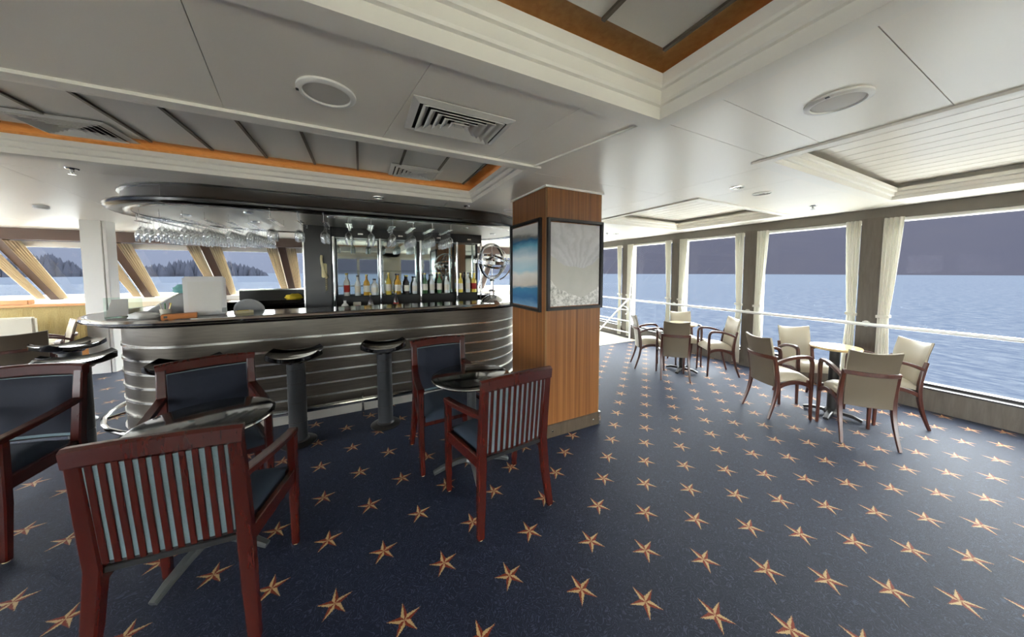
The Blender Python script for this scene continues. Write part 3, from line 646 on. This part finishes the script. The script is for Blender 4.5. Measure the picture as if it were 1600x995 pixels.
# bottles
def bottle(x, y, z, h, r, m_, label, style, lab_m='label_paper'):
    o = thing('bottle', label, 'bottle', (x, y, z), R.random() * 6, 'bottles on the back bar')
    nk = r * 0.36
    MB().lathe([(0, 0), (r * .95, 0), (r, 0.006), (r, h * .56), (r * .8, h * .66), (nk, h * .76), (nk, h * .95), (nk * 1.15, h * .95), (nk * 1.15, h * .97), (0, h * .97)], 16).build('body', m_, o)
    MB().lathe([(r * 1.015, h * .16), (r * 1.02, h * .17), (r * 1.02, h * .46), (r * 1.015, h * .47)], 16, caps=False).build('paper_label', lab_m, o)
    MB().lathe([(nk * 1.25, h * .93), (nk * 1.25, h), (0, h)], 12).build('cap', 'dark_plastic' if style else 'bottle_gold', o)
bs = [(-0.18, 'bottle_clear', .30, .035, 'label_red'), (-0.05, 'bottle_clear', .27, .036, 'label_paper'), (0.06, 'bottle_amber', .28, .04, 'label_paper'), (0.16, 'bottle_clear', .22, .045, 'label_paper'),
      (0.34, 'bottle_gold', .31, .034, 'label_paper'), (0.46, 'bottle_amber', .29, .045, 'label_paper'), (0.58, 'bottle_dark', .27, .04, 'label_paper'), (0.69, 'bottle_clear', .25, .035, 'label_paper'),
      (0.84, 'bottle_green', .30, .036, 'label_paper'), (0.94, 'bottle_clear', .28, .036, 'label_paper'), (1.05, 'bottle_green', .31, .036, 'label_paper'), (1.16, 'bottle_clear', .27, .038, 'label_paper'),
      (1.38, 'bottle_gold', .30, .036, 'label_paper'), (1.50, 'bottle_clear', .31, .036, 'label_paper'), (1.60, 'bottle_gold', .30, .04, 'label_red')]
cn_ = {'bottle_clear': 'clear', 'bottle_amber': 'amber', 'bottle_gold': 'yellow', 'bottle_dark': 'black', 'bottle_green': 'dark green'}
bays = ['bay beside the telephone panel', 'second mirrored bay from the telephone', 'third mirrored bay from the telephone', 'mirrored bay behind the chrome globe']
for i, (x, m_, h, r_, lm) in enumerate(bs):
    bay = sum(x > p for p in posts[1:]); k = i - sum(1 for q in bs[:i] if sum(q[0] > p for p in posts[1:]) < bay)
    bottle(x, KY + 0.075, 1.1855, h, r_, m_, '%s bottle, %s on the shelf of the %s' % (cn_[m_], nth[k], bays[bay]), i % 2, lm)
for i, (x, m_, h, l_) in enumerate(((0.1, 'bottle_dark', .27, 'black bottle with gold neck on the worktop near the telephone panel'), (0.42, 'bottle_dark', .29, 'tall black bottle on the worktop below the amber bottle'))):
    bottle(x, KY - 0.04, 0.946, h, .034, m_, l_, 0, 'label_red' if i else 'label_paper')
bottle(-0.2, KY - 0.03, 0.946, 0.2, 0.045, 'white_plastic', 'white squeeze bottle on the worktop beside the telephone panel', 1)
o = thing('carton', 'small white and red carton on the back bar worktop', 'carton', (-0.06, KY - .04, 0.946)); MB().box((-.045, -.03, 0), (.045, .03, .16)).build('box_body', 'label_paper', o, bevel=.003); MB().box((-.03, -.031, .04), (.03, -.0295, .12)).build('red_print', 'label_red', o, smooth=0)
# telephone
o = thing('telephone_handset', 'cream wall telephone handset on the dark panel', 'telephone', (-0.415, KY - 0.042, 1.45), 0)
MB().box((-.03, -.02, -.02), (.03, 0, .16)).build('cradle', 'cream_plastic', o, bevel=.008)
MB().bar(bez((-.02, -.035, .25), (-.035, -.075, .2), (0.0, -.075, .03), (.03, -.035, -.02), 12), .036, .026, up=(1, 0, 0)).build('receiver', 'cream_plastic', o)
MB().tube([(.02 + .012 * math.sin(i * .9), -.03 + .012 * math.cos(i * .9), -.02 - .0035 * i) for i in range(48)], .003, 6).build('coiled_cord', 'cream_plastic', o)

# ------------------------------------------------------------------ things on the bar counter
ZC = 1.116
o = thing('card_terminal', 'white boxy till terminal standing on the bar counter', 'terminal', (-1.25, 3.62, ZC), 0.32)
MB().box((-.135, -.03, .0), (.135, .03, .345)).build('housing', 'white_plastic', o, bevel=.012)
MB().box((-.105, -.034, .05), (.105, -.029, .30)).build('rear_panel', 'white_paint', o, bevel=.002)
MB().box((-.12, .03, .10), (.12, .085, .335)).build('screen_block', 'grey_plastic', o, bevel=.008); MB().box((-.10, .0, 0), (.12, .16, .035)).build('base', 'grey_plastic', o, bevel=.006)
MB().box((.1, -.033, .02), (.13, -.0295, .06)).build('port', 'grey_plastic', o)
o = thing('menu_holder', 'clear acrylic menu holder with a white card on the counter end', 'menu holder', (-1.86, 3.84, ZC), 0.55)
MB().box((-.10, .02, 0), (.11, .024, .165)).build('back_sheet', 'acrylic', o, smooth=0); MB().box((-.10, -.03, 0), (.11, .024, .006)).build('foot', 'acrylic', o, smooth=0)
MB().add([(-.10, -.05, .006), (.02, -.05, .006), (.03, .0, .15), (-.06, .0, .15), (-.10, -.047, .006), (.02, -.047, .006), (.03, .003, .15), (-.06, .003, .15)], [(0, 1, 2, 3), (7, 6, 5, 4), (0, 4, 5, 1), (1, 5, 6, 2), (2, 6, 7, 3), (3, 7, 4, 0)]).build('card', 'white_plastic', o, smooth=0)
o = thing('napkin_box', 'flat orange cardboard box lying on the counter', 'box', (-1.36, 3.46, ZC), 0.3)
MB().box((-.10, -.045, 0), (.10, .045, .04)).build('tray', 'orange_card', o, bevel=.003); MB().box((-.085, -.046, .012), (-.065, -.0445, .03)).build('hand_hole', 'dark_plastic', o)
o = thing('slanted_box', 'grey wedge-shaped box behind the orange box', 'box', (-1.52, 3.82, ZC), 0.35)
MB().prism([(-.22, 0), (.22, 0), (.22, .19), (.02, .19)], -.08, .08, Matrix.Rotation(PI / 2, 4, 'X')).build('wedge_body', 'grey_plastic', o, bevel=.006); MB().prism([(-.2, .012), (.0, .18), (.0, .186), (-.21, .012)], -.07, .07, Matrix.Rotation(PI / 2, 4, 'X')).build('sloping_flap', 'white_plastic', o)
def blob(loc, r, sq, m_, name, label, cat, seed):
    rr = random.Random(seed); bm = bmesh.new(); bmesh.ops.create_icosphere(bm, subdivisions=3, radius=1)
    ph = [rr.uniform(0, 6) for _ in range(6)]
    for v_ in bm.verts:
        c = v_.co; k = 1 + .16 * math.sin(5 * c.x + ph[0]) * math.sin(4 * c.y + ph[1]) + .1 * math.sin(9 * c.z + ph[2] + 4 * c.x)
        v_.co = Vector((c.x * r[0] * k, c.y * r[1] * k, max(-.55, c.z) * r[2] * k + .55 * r[2]))
    me = bpy.data.meshes.new(name); bm.to_mesh(me); bm.free(); me.materials.append(MT[m_])
    for p in me.polygons: p.use_smooth = True
    ob = bpy.data.objects.new(name, me); COL.objects.link(ob); ob.location = loc; return tag(ob, label, cat)
blob((-1.47, 3.84, ZC + .196), (.075, .05, .05), 1, 'teal_cloth', 'crumpled_cloth', 'crumpled teal cloth on the grey wedge-shaped box', 'cloth', 3)
blob((-1.325, 3.86, ZC + .196), (.05, .05, .045), 1, 'dark_plastic', 'cable_bundle', 'dark tangled bundle next to the teal cloth', 'bundle', 5)
blob((-1.63, 3.60, ZC + .0), (.09, .06, .035), 1, 'white_cloth', 'folded_napkin', 'crumpled white napkin beside the menu holder', 'napkin', 8)
o = thing('pen_cup', 'cup of coloured stirrers beside the grey wedge-shaped box', 'cup', (-1.50, 3.60, ZC))
MB().lathe([(0, 0), (.03, 0), (.036, .07), (.033, .07), (.028, .006)], 16, caps=False).build('cup_wall', 'cone_paper', o)
for i, c in enumerate(('bottle_gold', 'label_red', 'teal_cloth', 'dark_plastic', 'label_paper', 'bottle_green')): MB().tube([(.012 * math.cos(i), .012 * math.sin(i), .008), (.035 * math.cos(i), .03 * math.sin(i), .12)], .004, 6).build('stirrer', c, o)
o = thing('tilted_tray', 'round grey tray leaning behind the white terminal', 'tray', (-1.02, 3.86, ZC)); Mx = Matrix.Translation((0, 0, .052)) @ Matrix.Rotation(math.radians(-70), 4, 'X')
MB().lathe([(0, 0), (.11, 0), (.125, .012), (.122, .014), (.108, .005), (0, .005)], 28, M=Mx @ Matrix.Translation((0, .06, 0))).build('dish', 'grey_plastic', o)
o = thing('leaflet_stack', 'yellow-green leaflet lying beside the grey tray', 'leaflet', (-1.0, 3.66, ZC), .5); MB().box((-.06, -.04, 0), (.06, .04, .022)).build('paper', 'cream_plastic', o); MB().box((-.05, -.03, .022), (.03, .02, .026)).build('cover', 'bottle_gold', o)
blob((-0.86, 5.17, 1.117), (.10, .06, .05), 1, 'yellow_cloth', 'yellow_duster', 'yellow duster cloth beside the telephone panel', 'cloth', 11)
# armillary globe
o = thing('armillary_globe', 'polished chrome armillary globe on the bar counter beside the pillar', 'globe ornament', (1.47, 3.50, ZC))
MB().lathe([(0, 0), (.15, 0), (.15, .012), (.125, .05), (.07, .085), (.03, .10), (.028, .14), (.05, .15), (.02, .165), (.018, .27), (.035, .285), (.012, .30), (0, .30)], 32).build('pedestal', 'chrome', o)
gc = .52
def hoop(rad, th, wd, M_): return MB().sweep([(rad * math.cos(q * PI / 24), rad * math.sin(q * PI / 24), 0) for q in range(48)], [(-th, -wd), (th, -wd), (th, wd), (-th, wd)], True, M=Matrix.Translation((0, 0, gc)) @ M_)
RX, RZ = lambda d: Matrix.Rotation(math.radians(d), 4, 'X'), lambda d: Matrix.Rotation(math.radians(d), 4, 'Z')
hoop(.215, .010, .014, RZ(26) @ RX(90)).build('meridian_ring', 'chrome', o); hoop(.23, .006, .020, RX(8)).build('horizon_ring', 'chrome', o); hoop(.19, .004, .009, RZ(-40) @ RX(80)).build('colure_ring', 'chrome', o); hoop(.185, .004, .012, RX(28)).build('ecliptic_ring', 'chrome', o)
MB().tube([(0, 0, gc - .22), (0, 0, gc + .215)], .006, 8).build('axis_rod', 'chrome', o); MB().lathe([(0, -.06), (.03, -.05), (.055, -.02), (.06, 0), (.055, .02), (.03, .05), (0, .06)], 24, M=Matrix.Translation((0, 0, gc))).build('core_ball', 'chrome', o)
MB().tube([(.25 * math.cos(a * PI / 16), .0, gc + .25 * math.sin(a * PI / 16)) for a in range(-6, 1)], .008, 8, up=(0, 1, 0), M=RZ(-20)).build('support_arm', 'chrome', o)

# ------------------------------------------------------------------ bar stools
def make_stool():
    o = thing('bar_stool', '', 'bar stool')
    def top(u, v):
        x = (u - .5) * 2; y = (v - .5) * 2; k = 1 - .10 * abs(x) ** 3 * abs(y) ** 3
        e = max(abs(x), abs(y)); z = .768 + .042 * abs(x) ** 2.6 + .020 * abs(y) ** 4 
        return (x * .205 * (1 - .16 * abs(y) ** 4), y * .175 * (1 - .20 * abs(x) ** 4), z)
    MB().grid(top, 16, 14, (0, 0, -.032)).build('seat', 'black_gloss', o, smooth=50)
    MB().lathe([(0, .716), (.085, .718), (.10, .734), (.06, .745), (0, .745)], 24).build('seat_plate', 'satin_chrome', o)
    MB().lathe([(.068, .012), (.068, .718)], 28).build('pole', 'stool_pole', o)
    for z in (.2, .37, .54, .66): MB().lathe([(.0685, z - .003), (.0705, z), (.0685, z + .003)], 28, caps=False).build('pole_joint', 'dark_base', o)
    MB().lathe([(0, 0), (.135, 0), (.138, .008), (.125, .018), (.08, .026), (.07, .04), (.0, .04)], 32).build('base_plate', 'dark_base', o)
    return o
st0 = make_stool()
sl = [((-0.53, 3.15), 0.05, 'black bar stool standing between the two round black tables'), ((0.18, 3.15), -0.1, 'black bar stool beside the navy chair at the pillar table'), ((-1.24, 3.19), 0.15, 'black bar stool behind the slatted-chair table'), ((-2.10, 3.76), 0.45, 'black bar stool at the rounded bar end with grey pole in plain view'), ((-2.58, 4.55), 0.9, 'black bar stool farthest round the bar end, next to the white post')]
for i, ((x, y), a, l) in enumerate(sl):
    s_ = st0 if i == 0 else dup(st0, (0, 0, 0), 0)
    s_.location = (x, y, 0); s_.rotation_euler = (0, 0, a); s_['label'] = l; s_['group'] = 'bar stools'

# ------------------------------------------------------------------ mahogany armchairs
def glide(leg, x, y): MB().lathe([(0, 0), (.013, 0), (.014, .004), (.014, .008), (0, .008)], 12, M=Matrix.Translation((x, y, 0))).build('glide', 'cream_plastic', leg)
def make_mahogany():
    o = thing('armchair', '', 'armchair')
    fx, rx, fy, ry = .268, .212, .205, -.215        # front/rear half widths
    topz = .895
    def rear(sx, z):                                # rear post line
        return (sx * (rx + .004), ry + (.012 if z < .44 else .012 - (z - .44) * .10) - (.03 if z < .05 else 0) * 0, z)
    for sx in (-1, 1):
        lg = MB().bar([(sx * (rx + .034), ry - .03, 0.006), (sx * (rx + .016), ry - .005, .22), rear(sx, .44), rear(sx, .66), rear(sx, .87)], .044, .05, up=(1, 0, 0), scales=[.8, .95, 1.05, 1, .9]).build('leg', 'mahogany', o); glide(lg, sx * (rx + .034), ry - .03)
        lg = MB().bar([(sx * (fx - .004), fy + .01, 0.006), (sx * fx, fy, .3), (sx * fx, fy - .004, .625)], .04, .042, up=(1, 0, 0), scales=[.78, 1, 1.05]).build('leg', 'mahogany', o); glide(lg, sx * (fx - .004), fy + .01)
        MB().bar(bez((sx * fx, fy + .02, .637), (sx * fx, fy - .12, .655), (sx * (rx + .03), ry + .18, .66), (sx * (rx + .006), ry - .005, .69), 10), .046, .03).build('arm', 'mahogany', o)
        MB().bar([(sx * fx, fy, .40), (sx * rx, ry, .40)], .028, .07).build('side_rail', 'mahogany', o)
    MB().bar([(-fx, fy, .40), (fx, fy, .40)], .028, .07).build('front_rail', 'mahogany', o); MB().bar([(-rx, ry + .01, .425), (rx, ry + .01, .425)], .016, .022).build('rear_rail', 'black_lining', o)
    yt = rear(1, .87)[1]
    MB().bar(bez((-rx - .028, yt, .872), (-rx * .4, yt - .025, .888), (rx * .4, yt - .025, .888), (rx + .028, yt, .872), 12), .04, .075, rnd=.55).build('top_rail', 'mahogany', o)
    yb = rear(1, .50)[1]
    MB().bar(bez((-rx, yb, .462), (-rx * .4, yb - .02, .462), (rx * .4, yb - .02, .462), (rx, yb, .462), 8), .022, .012).build('lower_lining', 'black_lining', o)
    def backy(x, z): return rear(1, z)[1] - .019 * (1 - (x / rx) ** 2)
    n = 11
    for i in range(n):
        x = -rx + .036 + (2 * rx - .072) * i / (n - 1)
        MB().bar([(x, backy(x, .47) - .012, .462), (x, backy(x, .66) - .014, .66), (x, backy(x, .85) - .012, .85)], .019, .012, up=(0, 1, 0)).build('slat', 'mahogany', o)
    def bk(u, v): x = (u - .5) * 2 * (rx - .018); z = .468 + v * .376; return (x, backy(x, z) - .013, z)
    MB().grid(bk, 8, 5, (0, .030, 0)).build('back_fabric', 'tweed', o)
    def bf(u, v):
        x = (u - .5) * 2 * (rx - .022); z = .485 + v * .355; q = (1 - (2 * u - 1) ** 6) * (1 - (2 * v - 1) ** 6); return (x, backy(x, z) + .019 + .028 * q, z)
    MB().grid(bf, 10, 8, (0, -.004, 0)).build('back_cushion', 'navy_fabric', o, smooth=60)
    def sc(u, v):
        y = ry + .02 + v * (fy - ry + .012); hw = rx + (fx - rx) * v - .026; x = (u - .5) * 2 * hw; q = (1 - (2 * u - 1) ** 6) * (1 - (2 * v - 1) ** 6); return (x, y, .435 + .045 * q)
    MB().grid(sc, 12, 12, (0, 0, -.03)).build('seat_cushion', 'seat_teal', o, smooth=60)
    return o
ch0 = make_mahogany()
cl = [((-0.645, 1.77), (.1, .995), 'mahogany armchair with striped slatted back turned to the room, at the bar-end table'),
      ((0.785, 1.785), (-.09, .996), 'mahogany armchair with striped slatted back turned to the room, beside the wooden pillar'),
      ((0.62, 2.44), (.06, -1), 'mahogany armchair with navy back between the bar and the pillar-side black table'),
      ((-0.88, 2.52), (.30, -.95), 'mahogany armchair with navy back between bar stools and the bar-end black table'),
      ((-1.90, 2.76), (-.2, -.98), 'mahogany armchair with navy back standing in front of the bar-end stool')]
for i, ((x, y), f, l) in enumerate(cl):
    c = ch0 if i == 0 else dup(ch0, (0, 0, 0), 0)
    c.location = (x, y, 0); c.rotation_euler = (0, 0, face(*f)); c['label'] = l; c['group'] = 'mahogany armchairs'

# ------------------------------------------------------------------ round black tables
def make_black_table():
    o = thing('round_table', '', 'table')
    MB().lathe([(0, .70), (.27, .70), (.285, .706), (.29, .716), (.285, .726), (.272, .730), (0, .730)], 56).build('tabletop', 'black_gloss', o)
    MB().lathe([(.291, .710), (.2945, .716), (.291, .722)], 56, caps=False).build('rim_band', 'chrome', o)
    MB().lathe([(.034, .07), (.034, .66), (.06, .69), (.10, .70)], 20).build('column', 'cast_base', o)
    MB().lathe([(0, .055), (.05, .055), (.055, .075), (.04, .11), (0, .11)], 20).build('hub', 'cast_base', o)
    for k in range(4):
        M_ = Matrix.Rotation(k * PI / 2 + .25, 4, 'Z')
        MB().bar([(.02, 0, .085), (.12, 0, .072), (.22, 0, .045), (.285, 0, .018)], .048, .034, scales=[1, 1, .9, .75], M=M_, rnd=.5).build('foot', 'cast_base', o)
    return o
tb0 = make_black_table()
for i, (x, y, a, l) in enumerate(((-0.755, 2.11, -.67, 'round black gloss table behind the slatted chair at the bar end'), (0.725, 2.135, -.39, 'round black gloss table beside the wooden pillar'), (-1.985, 2.42, .2, 'round black gloss table pushed against the navy chair by the bar-end stool'))):
    q = tb0 if i == 0 else dup(tb0, (0, 0, 0), 0)
    q.location = (x, y, 0); q.rotation_euler = (0, 0, a); q['label'] = l; q['group'] = 'round black tables'

# ------------------------------------------------------------------ tan armchairs and window tables
def make_tan():
    o = thing('lounge_armchair', '', 'armchair')
    W = .225
    for sx in (-1, 1):
        rear = bez((sx * (W + .015), -.285, 0), (sx * W, -.215, .16), (sx * W, -.165, .30), (sx * W, -.185, .44), 8) + bez((sx * W, -.185, .44), (sx * W, -.195, .52), (sx * W, -.21, .58), (sx * W, -.232, .645), 6)[1:]
        MB().bar(rear, .034, .04, up=(1, 0, 0), scales=[.7, .76, .84, .92, 1, 1.08, 1.15, 1.15, 1.1, 1, 1, 1, .95, .9, .85]).build('leg', 'walnut_red', o)
        front = bez((sx * (W + .02), .225, 0), (sx * (W + .018), .215, .2), (sx * (W + .018), .215, .4), (sx * (W + .02), .215, .54), 8) + bez((sx * (W + .02), .215, .54), (sx * (W + .02), .215, .62), (sx * (W + .02), .20, .645), (sx * (W + .02), .13, .645), 6)[1:]
        MB().bar(front, .034, .04, up=(1, 0, 0), scales=[.7, .75, .8, .86, .92, .98, 1, 1, 1, 1, 1, 1, 1, 1, 1]).build('leg', 'walnut_red', o)
        MB().bar(bez((sx * (W + .02), .135, .645), (sx * (W + .02), .0, .648), (sx * (W + .012), -.1, .62), (sx * W, -.205, .575), 10), .042, .03).build('arm', 'walnut_red', o)
        MB().bar(bez((sx * (W + .01), .21, .335), (sx * (W + .005), .12, .40), (sx * (W + .002), -.06, .40), (sx * W, -.19, .315), 10), .028, .038, up=(0, 0, 1)).build('side_rail', 'walnut_red', o)
    MB().bar(bez((-W, -.232, .63), (-W * .4, -.312, .628), (W * .4, -.312, .628), (W, -.232, .63), 10), .026, .036).build('back_rail', 'walnut_red', o)
    MB().bar([(-W - .01, .195, .385), (W + .01, .195, .385)], .026, .04).build('front_rail', 'walnut_red', o)
    def seat(u, v):
        y = -.19 + v * .42; x = (u - .5) * 2 * (W - .012); q = (1 - (2 * u - 1) ** 6) * (1 - (2 * v - 1) ** 6); return (x, y, .405 + .05 * q + .02 * math.sin(v * PI))
    MB().grid(seat, 12, 12, (0, 0, -.035)).build('seat', 'tan_leather', o, smooth=60)
    def by(x, z): return -.19 - (z - .40) * .16 - .03 * (1 - (x / .22) ** 2) - (.02 if z > .7 else 0) * ((z - .7) / .14)
    def bf(u, v):
        z = .40 + v * .435; hw = .205 + .012 * v; x = (u - .5) * 2 * hw; z2 = z - .02 * (1 - (2 * u - 1) ** 2) * v ** 4; q = (1 - (2 * u - 1) ** 8) * (1 - (2 * v - 1) ** 8); return (x, by(x, z) + .012 + .02 * q, z2)
    MB().grid(bf, 12, 12, (0, -.02, 0)).build('backrest', 'tan_leather', o, smooth=60)
    def bb(u, v):
        z = .33 + v * .50; hw = .203 + .012 * v; x = (u - .5) * 2 * hw; z2 = z - .02 * (1 - (2 * u - 1) ** 2) * v ** 4; return (x, by(x, max(z, .4)) - .004, z2)
    MB().grid(bb, 10, 12, (0, -.012, 0)).build('back_panel', 'taupe_leather', o, smooth=60)
    o.scale = (.75, .82, 1)
    return o
tn0 = make_tan()
tl = [((3.97, 1.56), (.88, -.46), 'tan leather armchair standing side-on at the window table, back to the wooden pillar', 1), ((4.04, 1.01), (.78, .63), 'tan leather armchair at the near window table showing its whole back panel', 1), ((4.72, 1.00), (-.74, .66), 'tan leather armchair at the near window table with its back to the skirting', 1), ((4.66, 1.58), (-.62, -.78), 'tan leather armchair at the near window table with its back to the curtained pillar', 1),
      ((4.06, 3.26), (.78, -.62), 'tan leather armchair with its back to the pipe railing', 2), ((3.97, 2.78), (.70, .71), 'tan leather armchair at the railing-side table showing its whole back panel', 2), ((4.70, 2.60), (-.8, .6), 'tan leather armchair at the railing-side table, back to the near window table', 2), ((4.74, 3.12), (-.6, -.8), 'tan leather armchair at the railing-side table, mostly hidden behind the tabletop', 2),
      ((-3.56, 5.60), (-.42, .91), 'shaded tan armchair with its back to the bar stools', 3), ((-3.84, 6.42), (-.80, -.60), 'sunlit cream armchair in front of the white post', 3)]
for i, ((x, y), f, l, g) in enumerate(tl):
    c = tn0 if i == 0 else dup(tn0, (0, 0, 0), 0)
    c.location = (x, y, 0); c.rotation_euler = (0, 0, face(*f)); c['label'] = l; c['group'] = {1: 'armchairs at the near window table', 2: 'armchairs at the railing-side table', 3: 'armchairs by the front windows'}[g]
    if i == 8: c.scale = (1.05, .95, 1)
def make_window_table():
    o = thing('pedestal_table', '', 'table')
    MB().lathe([(0, .705), (.182, .705), (.193, .712), (.196, .722), (.191, .732), (0, .734)], 48).build('tabletop', 'table_wood', o)
    MB().lathe([(.04, .03), (.04, .68), (.09, .705)], 20).build('column', 'dark_base', o)
    for k in range(4): MB().bar([(.03, 0, .045), (.15, 0, .04), (.215, 0, .016)], .045, .03, scales=[1, 1, .9], M=Matrix.Rotation(k * PI / 2, 4, 'Z'), rnd=.5).build('foot', 'dark_base', o)
    MB().lathe([(0, .02), (.06, .02), (.06, .05), (.04, .08), (0, .08)], 20).build('hub', 'dark_base', o)
    return o
wt0 = make_window_table(); wt0.location = (4.39, 1.26, 0); wt0.rotation_euler = (0, 0, .1); wt0['label'] = 'round pale wood table with black pedestal in front of the near curtained pillar'; wt0['group'] = 'window tables'
dup(wt0, (4.33, 2.88, 0), .3, 'round pale wood table with black pedestal near the pipe railing')

# ------------------------------------------------------------------ front lounge corner
po = thing('trim_21', 'white square post in front of the raked windows', 'post', (-3.46, 6.74, 0), kind='structure')
MB().box((-.125, -.11, 0), (.085, .11, CZ)).build('post_casing', 'white_paint', po, bevel=.006); MB().box((.088, -.10, 0), (.125, .10, CZ)).build('side_casing', 'white_paint', po, bevel=.004)
pa = thing('partition', 'low wooden partition with reed infill behind the lounge chairs', 'partition', (-5.4, 7.95, 0))
MB().box((-1.6, -.09, .93), (1.5, .09, .975)).build('top_board', 'pale_wood', pa, bevel=.006); MB().box((1.40, -.06, 0), (1.5, .06, .93)).build('end_post', 'pale_wood', pa, bevel=.004); MB().box((-1.6, -.04, 0), (1.4, .04, .22)).build('kick_board', 'pale_wood', pa, bevel=.004)
MB().box((-1.6, .0, .22), (1.4, .02, .93)).build('infill_board', 'reed', pa, smooth=0)
rd = MB()
for i in range(420):
    x = R.uniform(-1.58, 1.38); h = R.uniform(.35, .70); y = R.uniform(-.05, -.005); rd.bar([(x, y, .22), (x + R.uniform(-.02, .02), y - .01, .22 + h)], .007, .004, scales=[1, .4])
r_ = rd.build('reeds', 'reed', pa); r_['kind'] = 'stuff'
tag(MB().box((-.18, -.06, 0), (.18, .06, .07)).build('planter_box', 'pale_wood', bevel=.005), 'small wooden planter box on the partition top', 'planter').location = (-5.05, 7.95, .976)
be = thing('lounge_bench', 'pale upholstered bench with a wood strip in its back', 'bench', (-5.1, 6.9, 0), 0.08)
MB().box((-.9, -.05, .40), (.9, .45, .46)).build('seat', 'pale_seat', be, bevel=.02); MB().box((-.9, -.12, .35), (.28, -.04, .86)).build('back', 'pale_seat', be, bevel=.02); MB().box((.34, -.12, .35), (.9, -.04, .86)).build('back', 'pale_seat', be, bevel=.02); MB().box((.28, -.13, .2), (.34, -.03, .86)).build('wood_strip', 'pale_wood', be, bevel=.004); MB().box((-.9, -.05, 0), (.9, .4, .40)).build('plinth', 'pale_wood', be, smooth=0)

# ------------------------------------------------------------------ outside: lake, hills, island
lk = MB().add([(-9000, -9000, 0), (9000, -9000, 0), (9000, 9000, 0), (-9000, 9000, 0)], [(0, 1, 2, 3)]).build('lake_water', 'lake', smooth=0); lk.location.z = -7
tag(lk, 'rippled blue-grey lake stretching to the far shore', 'water', kind='stuff')
def ridge(name, a0, a1, dist, h0, h1, material, label, seed, n=120, depth=900):
    rr = random.Random(seed); ph = [rr.uniform(0, 6) for _ in range(8)]; vs = []; k = 5
    for i in range(n + 1):
        q = i / n; a = math.radians(a0 + (a1 - a0) * q); hh = h0 + (h1 - h0) * q
        hh *= 1 + .16 * math.sin(7 * q + ph[0]) + .07 * math.sin(19 * q + ph[1]) + .025 * math.sin(53 * q + ph[2]) + .012 * math.sin(131 * q + ph[3])
        for j in range(k + 1):
            t_ = j / k; d = dist + depth * t_ + 40 * math.sin(23 * q + ph[4]) * (t_ < .1)
            vs.append((d * math.sin(a), d * math.cos(a), -8 + hh * (math.sin(t_ * PI / 2) ** .8)))
        d = dist + depth * 1.8; vs.append((d * math.sin(a), d * math.cos(a), -8))
    w = k + 2; fs = [(i * w + j, (i + 1) * w + j, (i + 1) * w + j + 1, i * w + j + 1) for i in range(n) for j in range(w - 1)]
    o = MB().add(vs, fs).build(name, material, smooth=60); return tag(o, label, 'hill')
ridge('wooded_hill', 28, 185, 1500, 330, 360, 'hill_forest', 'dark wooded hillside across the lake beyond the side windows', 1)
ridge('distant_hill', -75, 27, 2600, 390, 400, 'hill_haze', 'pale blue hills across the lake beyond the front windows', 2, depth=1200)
def island(a0, a1, dist, h, n, seed, label):
    rr = random.Random(seed); m_ = MB()
    pts = []
    for i in range(n):
        q = rr.random(); a = math.radians(a0 + (a1 - a0) * q); d = dist + rr.uniform(-40, 40); bell = math.sin(q * PI) ** .6; hh = h * bell * rr.uniform(.5, 1.15) + 4; bw = hh * .16 + 2
        m_.lathe([(bw, 0), (bw * .9, hh * .25), (bw * .45, hh * .65), (0, hh)], 6, M=Matrix.Translation((d * math.sin(a), d * math.cos(a), -8)))
    o = m_.build('tree_belt', 'island_trees', smooth=0); return tag(o, label, 'trees', kind='stuff')
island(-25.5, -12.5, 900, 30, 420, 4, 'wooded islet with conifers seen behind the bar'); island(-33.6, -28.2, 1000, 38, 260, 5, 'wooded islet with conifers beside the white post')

# the foredeck, plus out-of-view slabs added to bounce or block daylight
dk = MB().box((XR + 0.22, -9, -0.75), (9.2, 9.7, -0.65)).build('starboard_bounce', 'white_paint', smooth=0); tag(dk, 'unseen white slab added below the side windows to bounce light up', 'deck', kind='structure')  # added reflector hidden under the sightline, lifts light onto the ceiling
dk = MB().box((-10.6, -9, -0.25), (XL - 0.22, 9.7, -0.12)).build('port_bounce', 'white_paint', smooth=0); tag(dk, 'unseen white slab added outside the port windows to bounce light in', 'deck', kind='structure')  # added reflector that brightens the ceiling on the port side
dk = MB().box((-10.6, 9.8, 0.30), (9.2, 13.5, 0.42)).build('foredeck', 'white_paint', smooth=0); tag(dk, 'white painted foredeck beyond the raked windows', 'deck', kind='structure')
dk = MB().box((-10.6, -12, -0.2), (9.2, YB - 0.12, -0.1)).build('aft_bounce', 'landing_tile', smooth=0); tag(dk, 'out-of-view pale slab added outside the aft doors to bounce light in', 'deck', kind='structure')  # invented pale surface that throws sky light through the aft doors
dk = MB().box((-10.6, -8.2, 2.35), (9.2, YB - 0.12, 2.5)).build('aft_sky_block', 'white_paint', smooth=0); tag(dk, 'unseen white slab added over the aft side to block the sky', 'roof', kind='structure')  # invented cover that keeps direct sky off the foreground
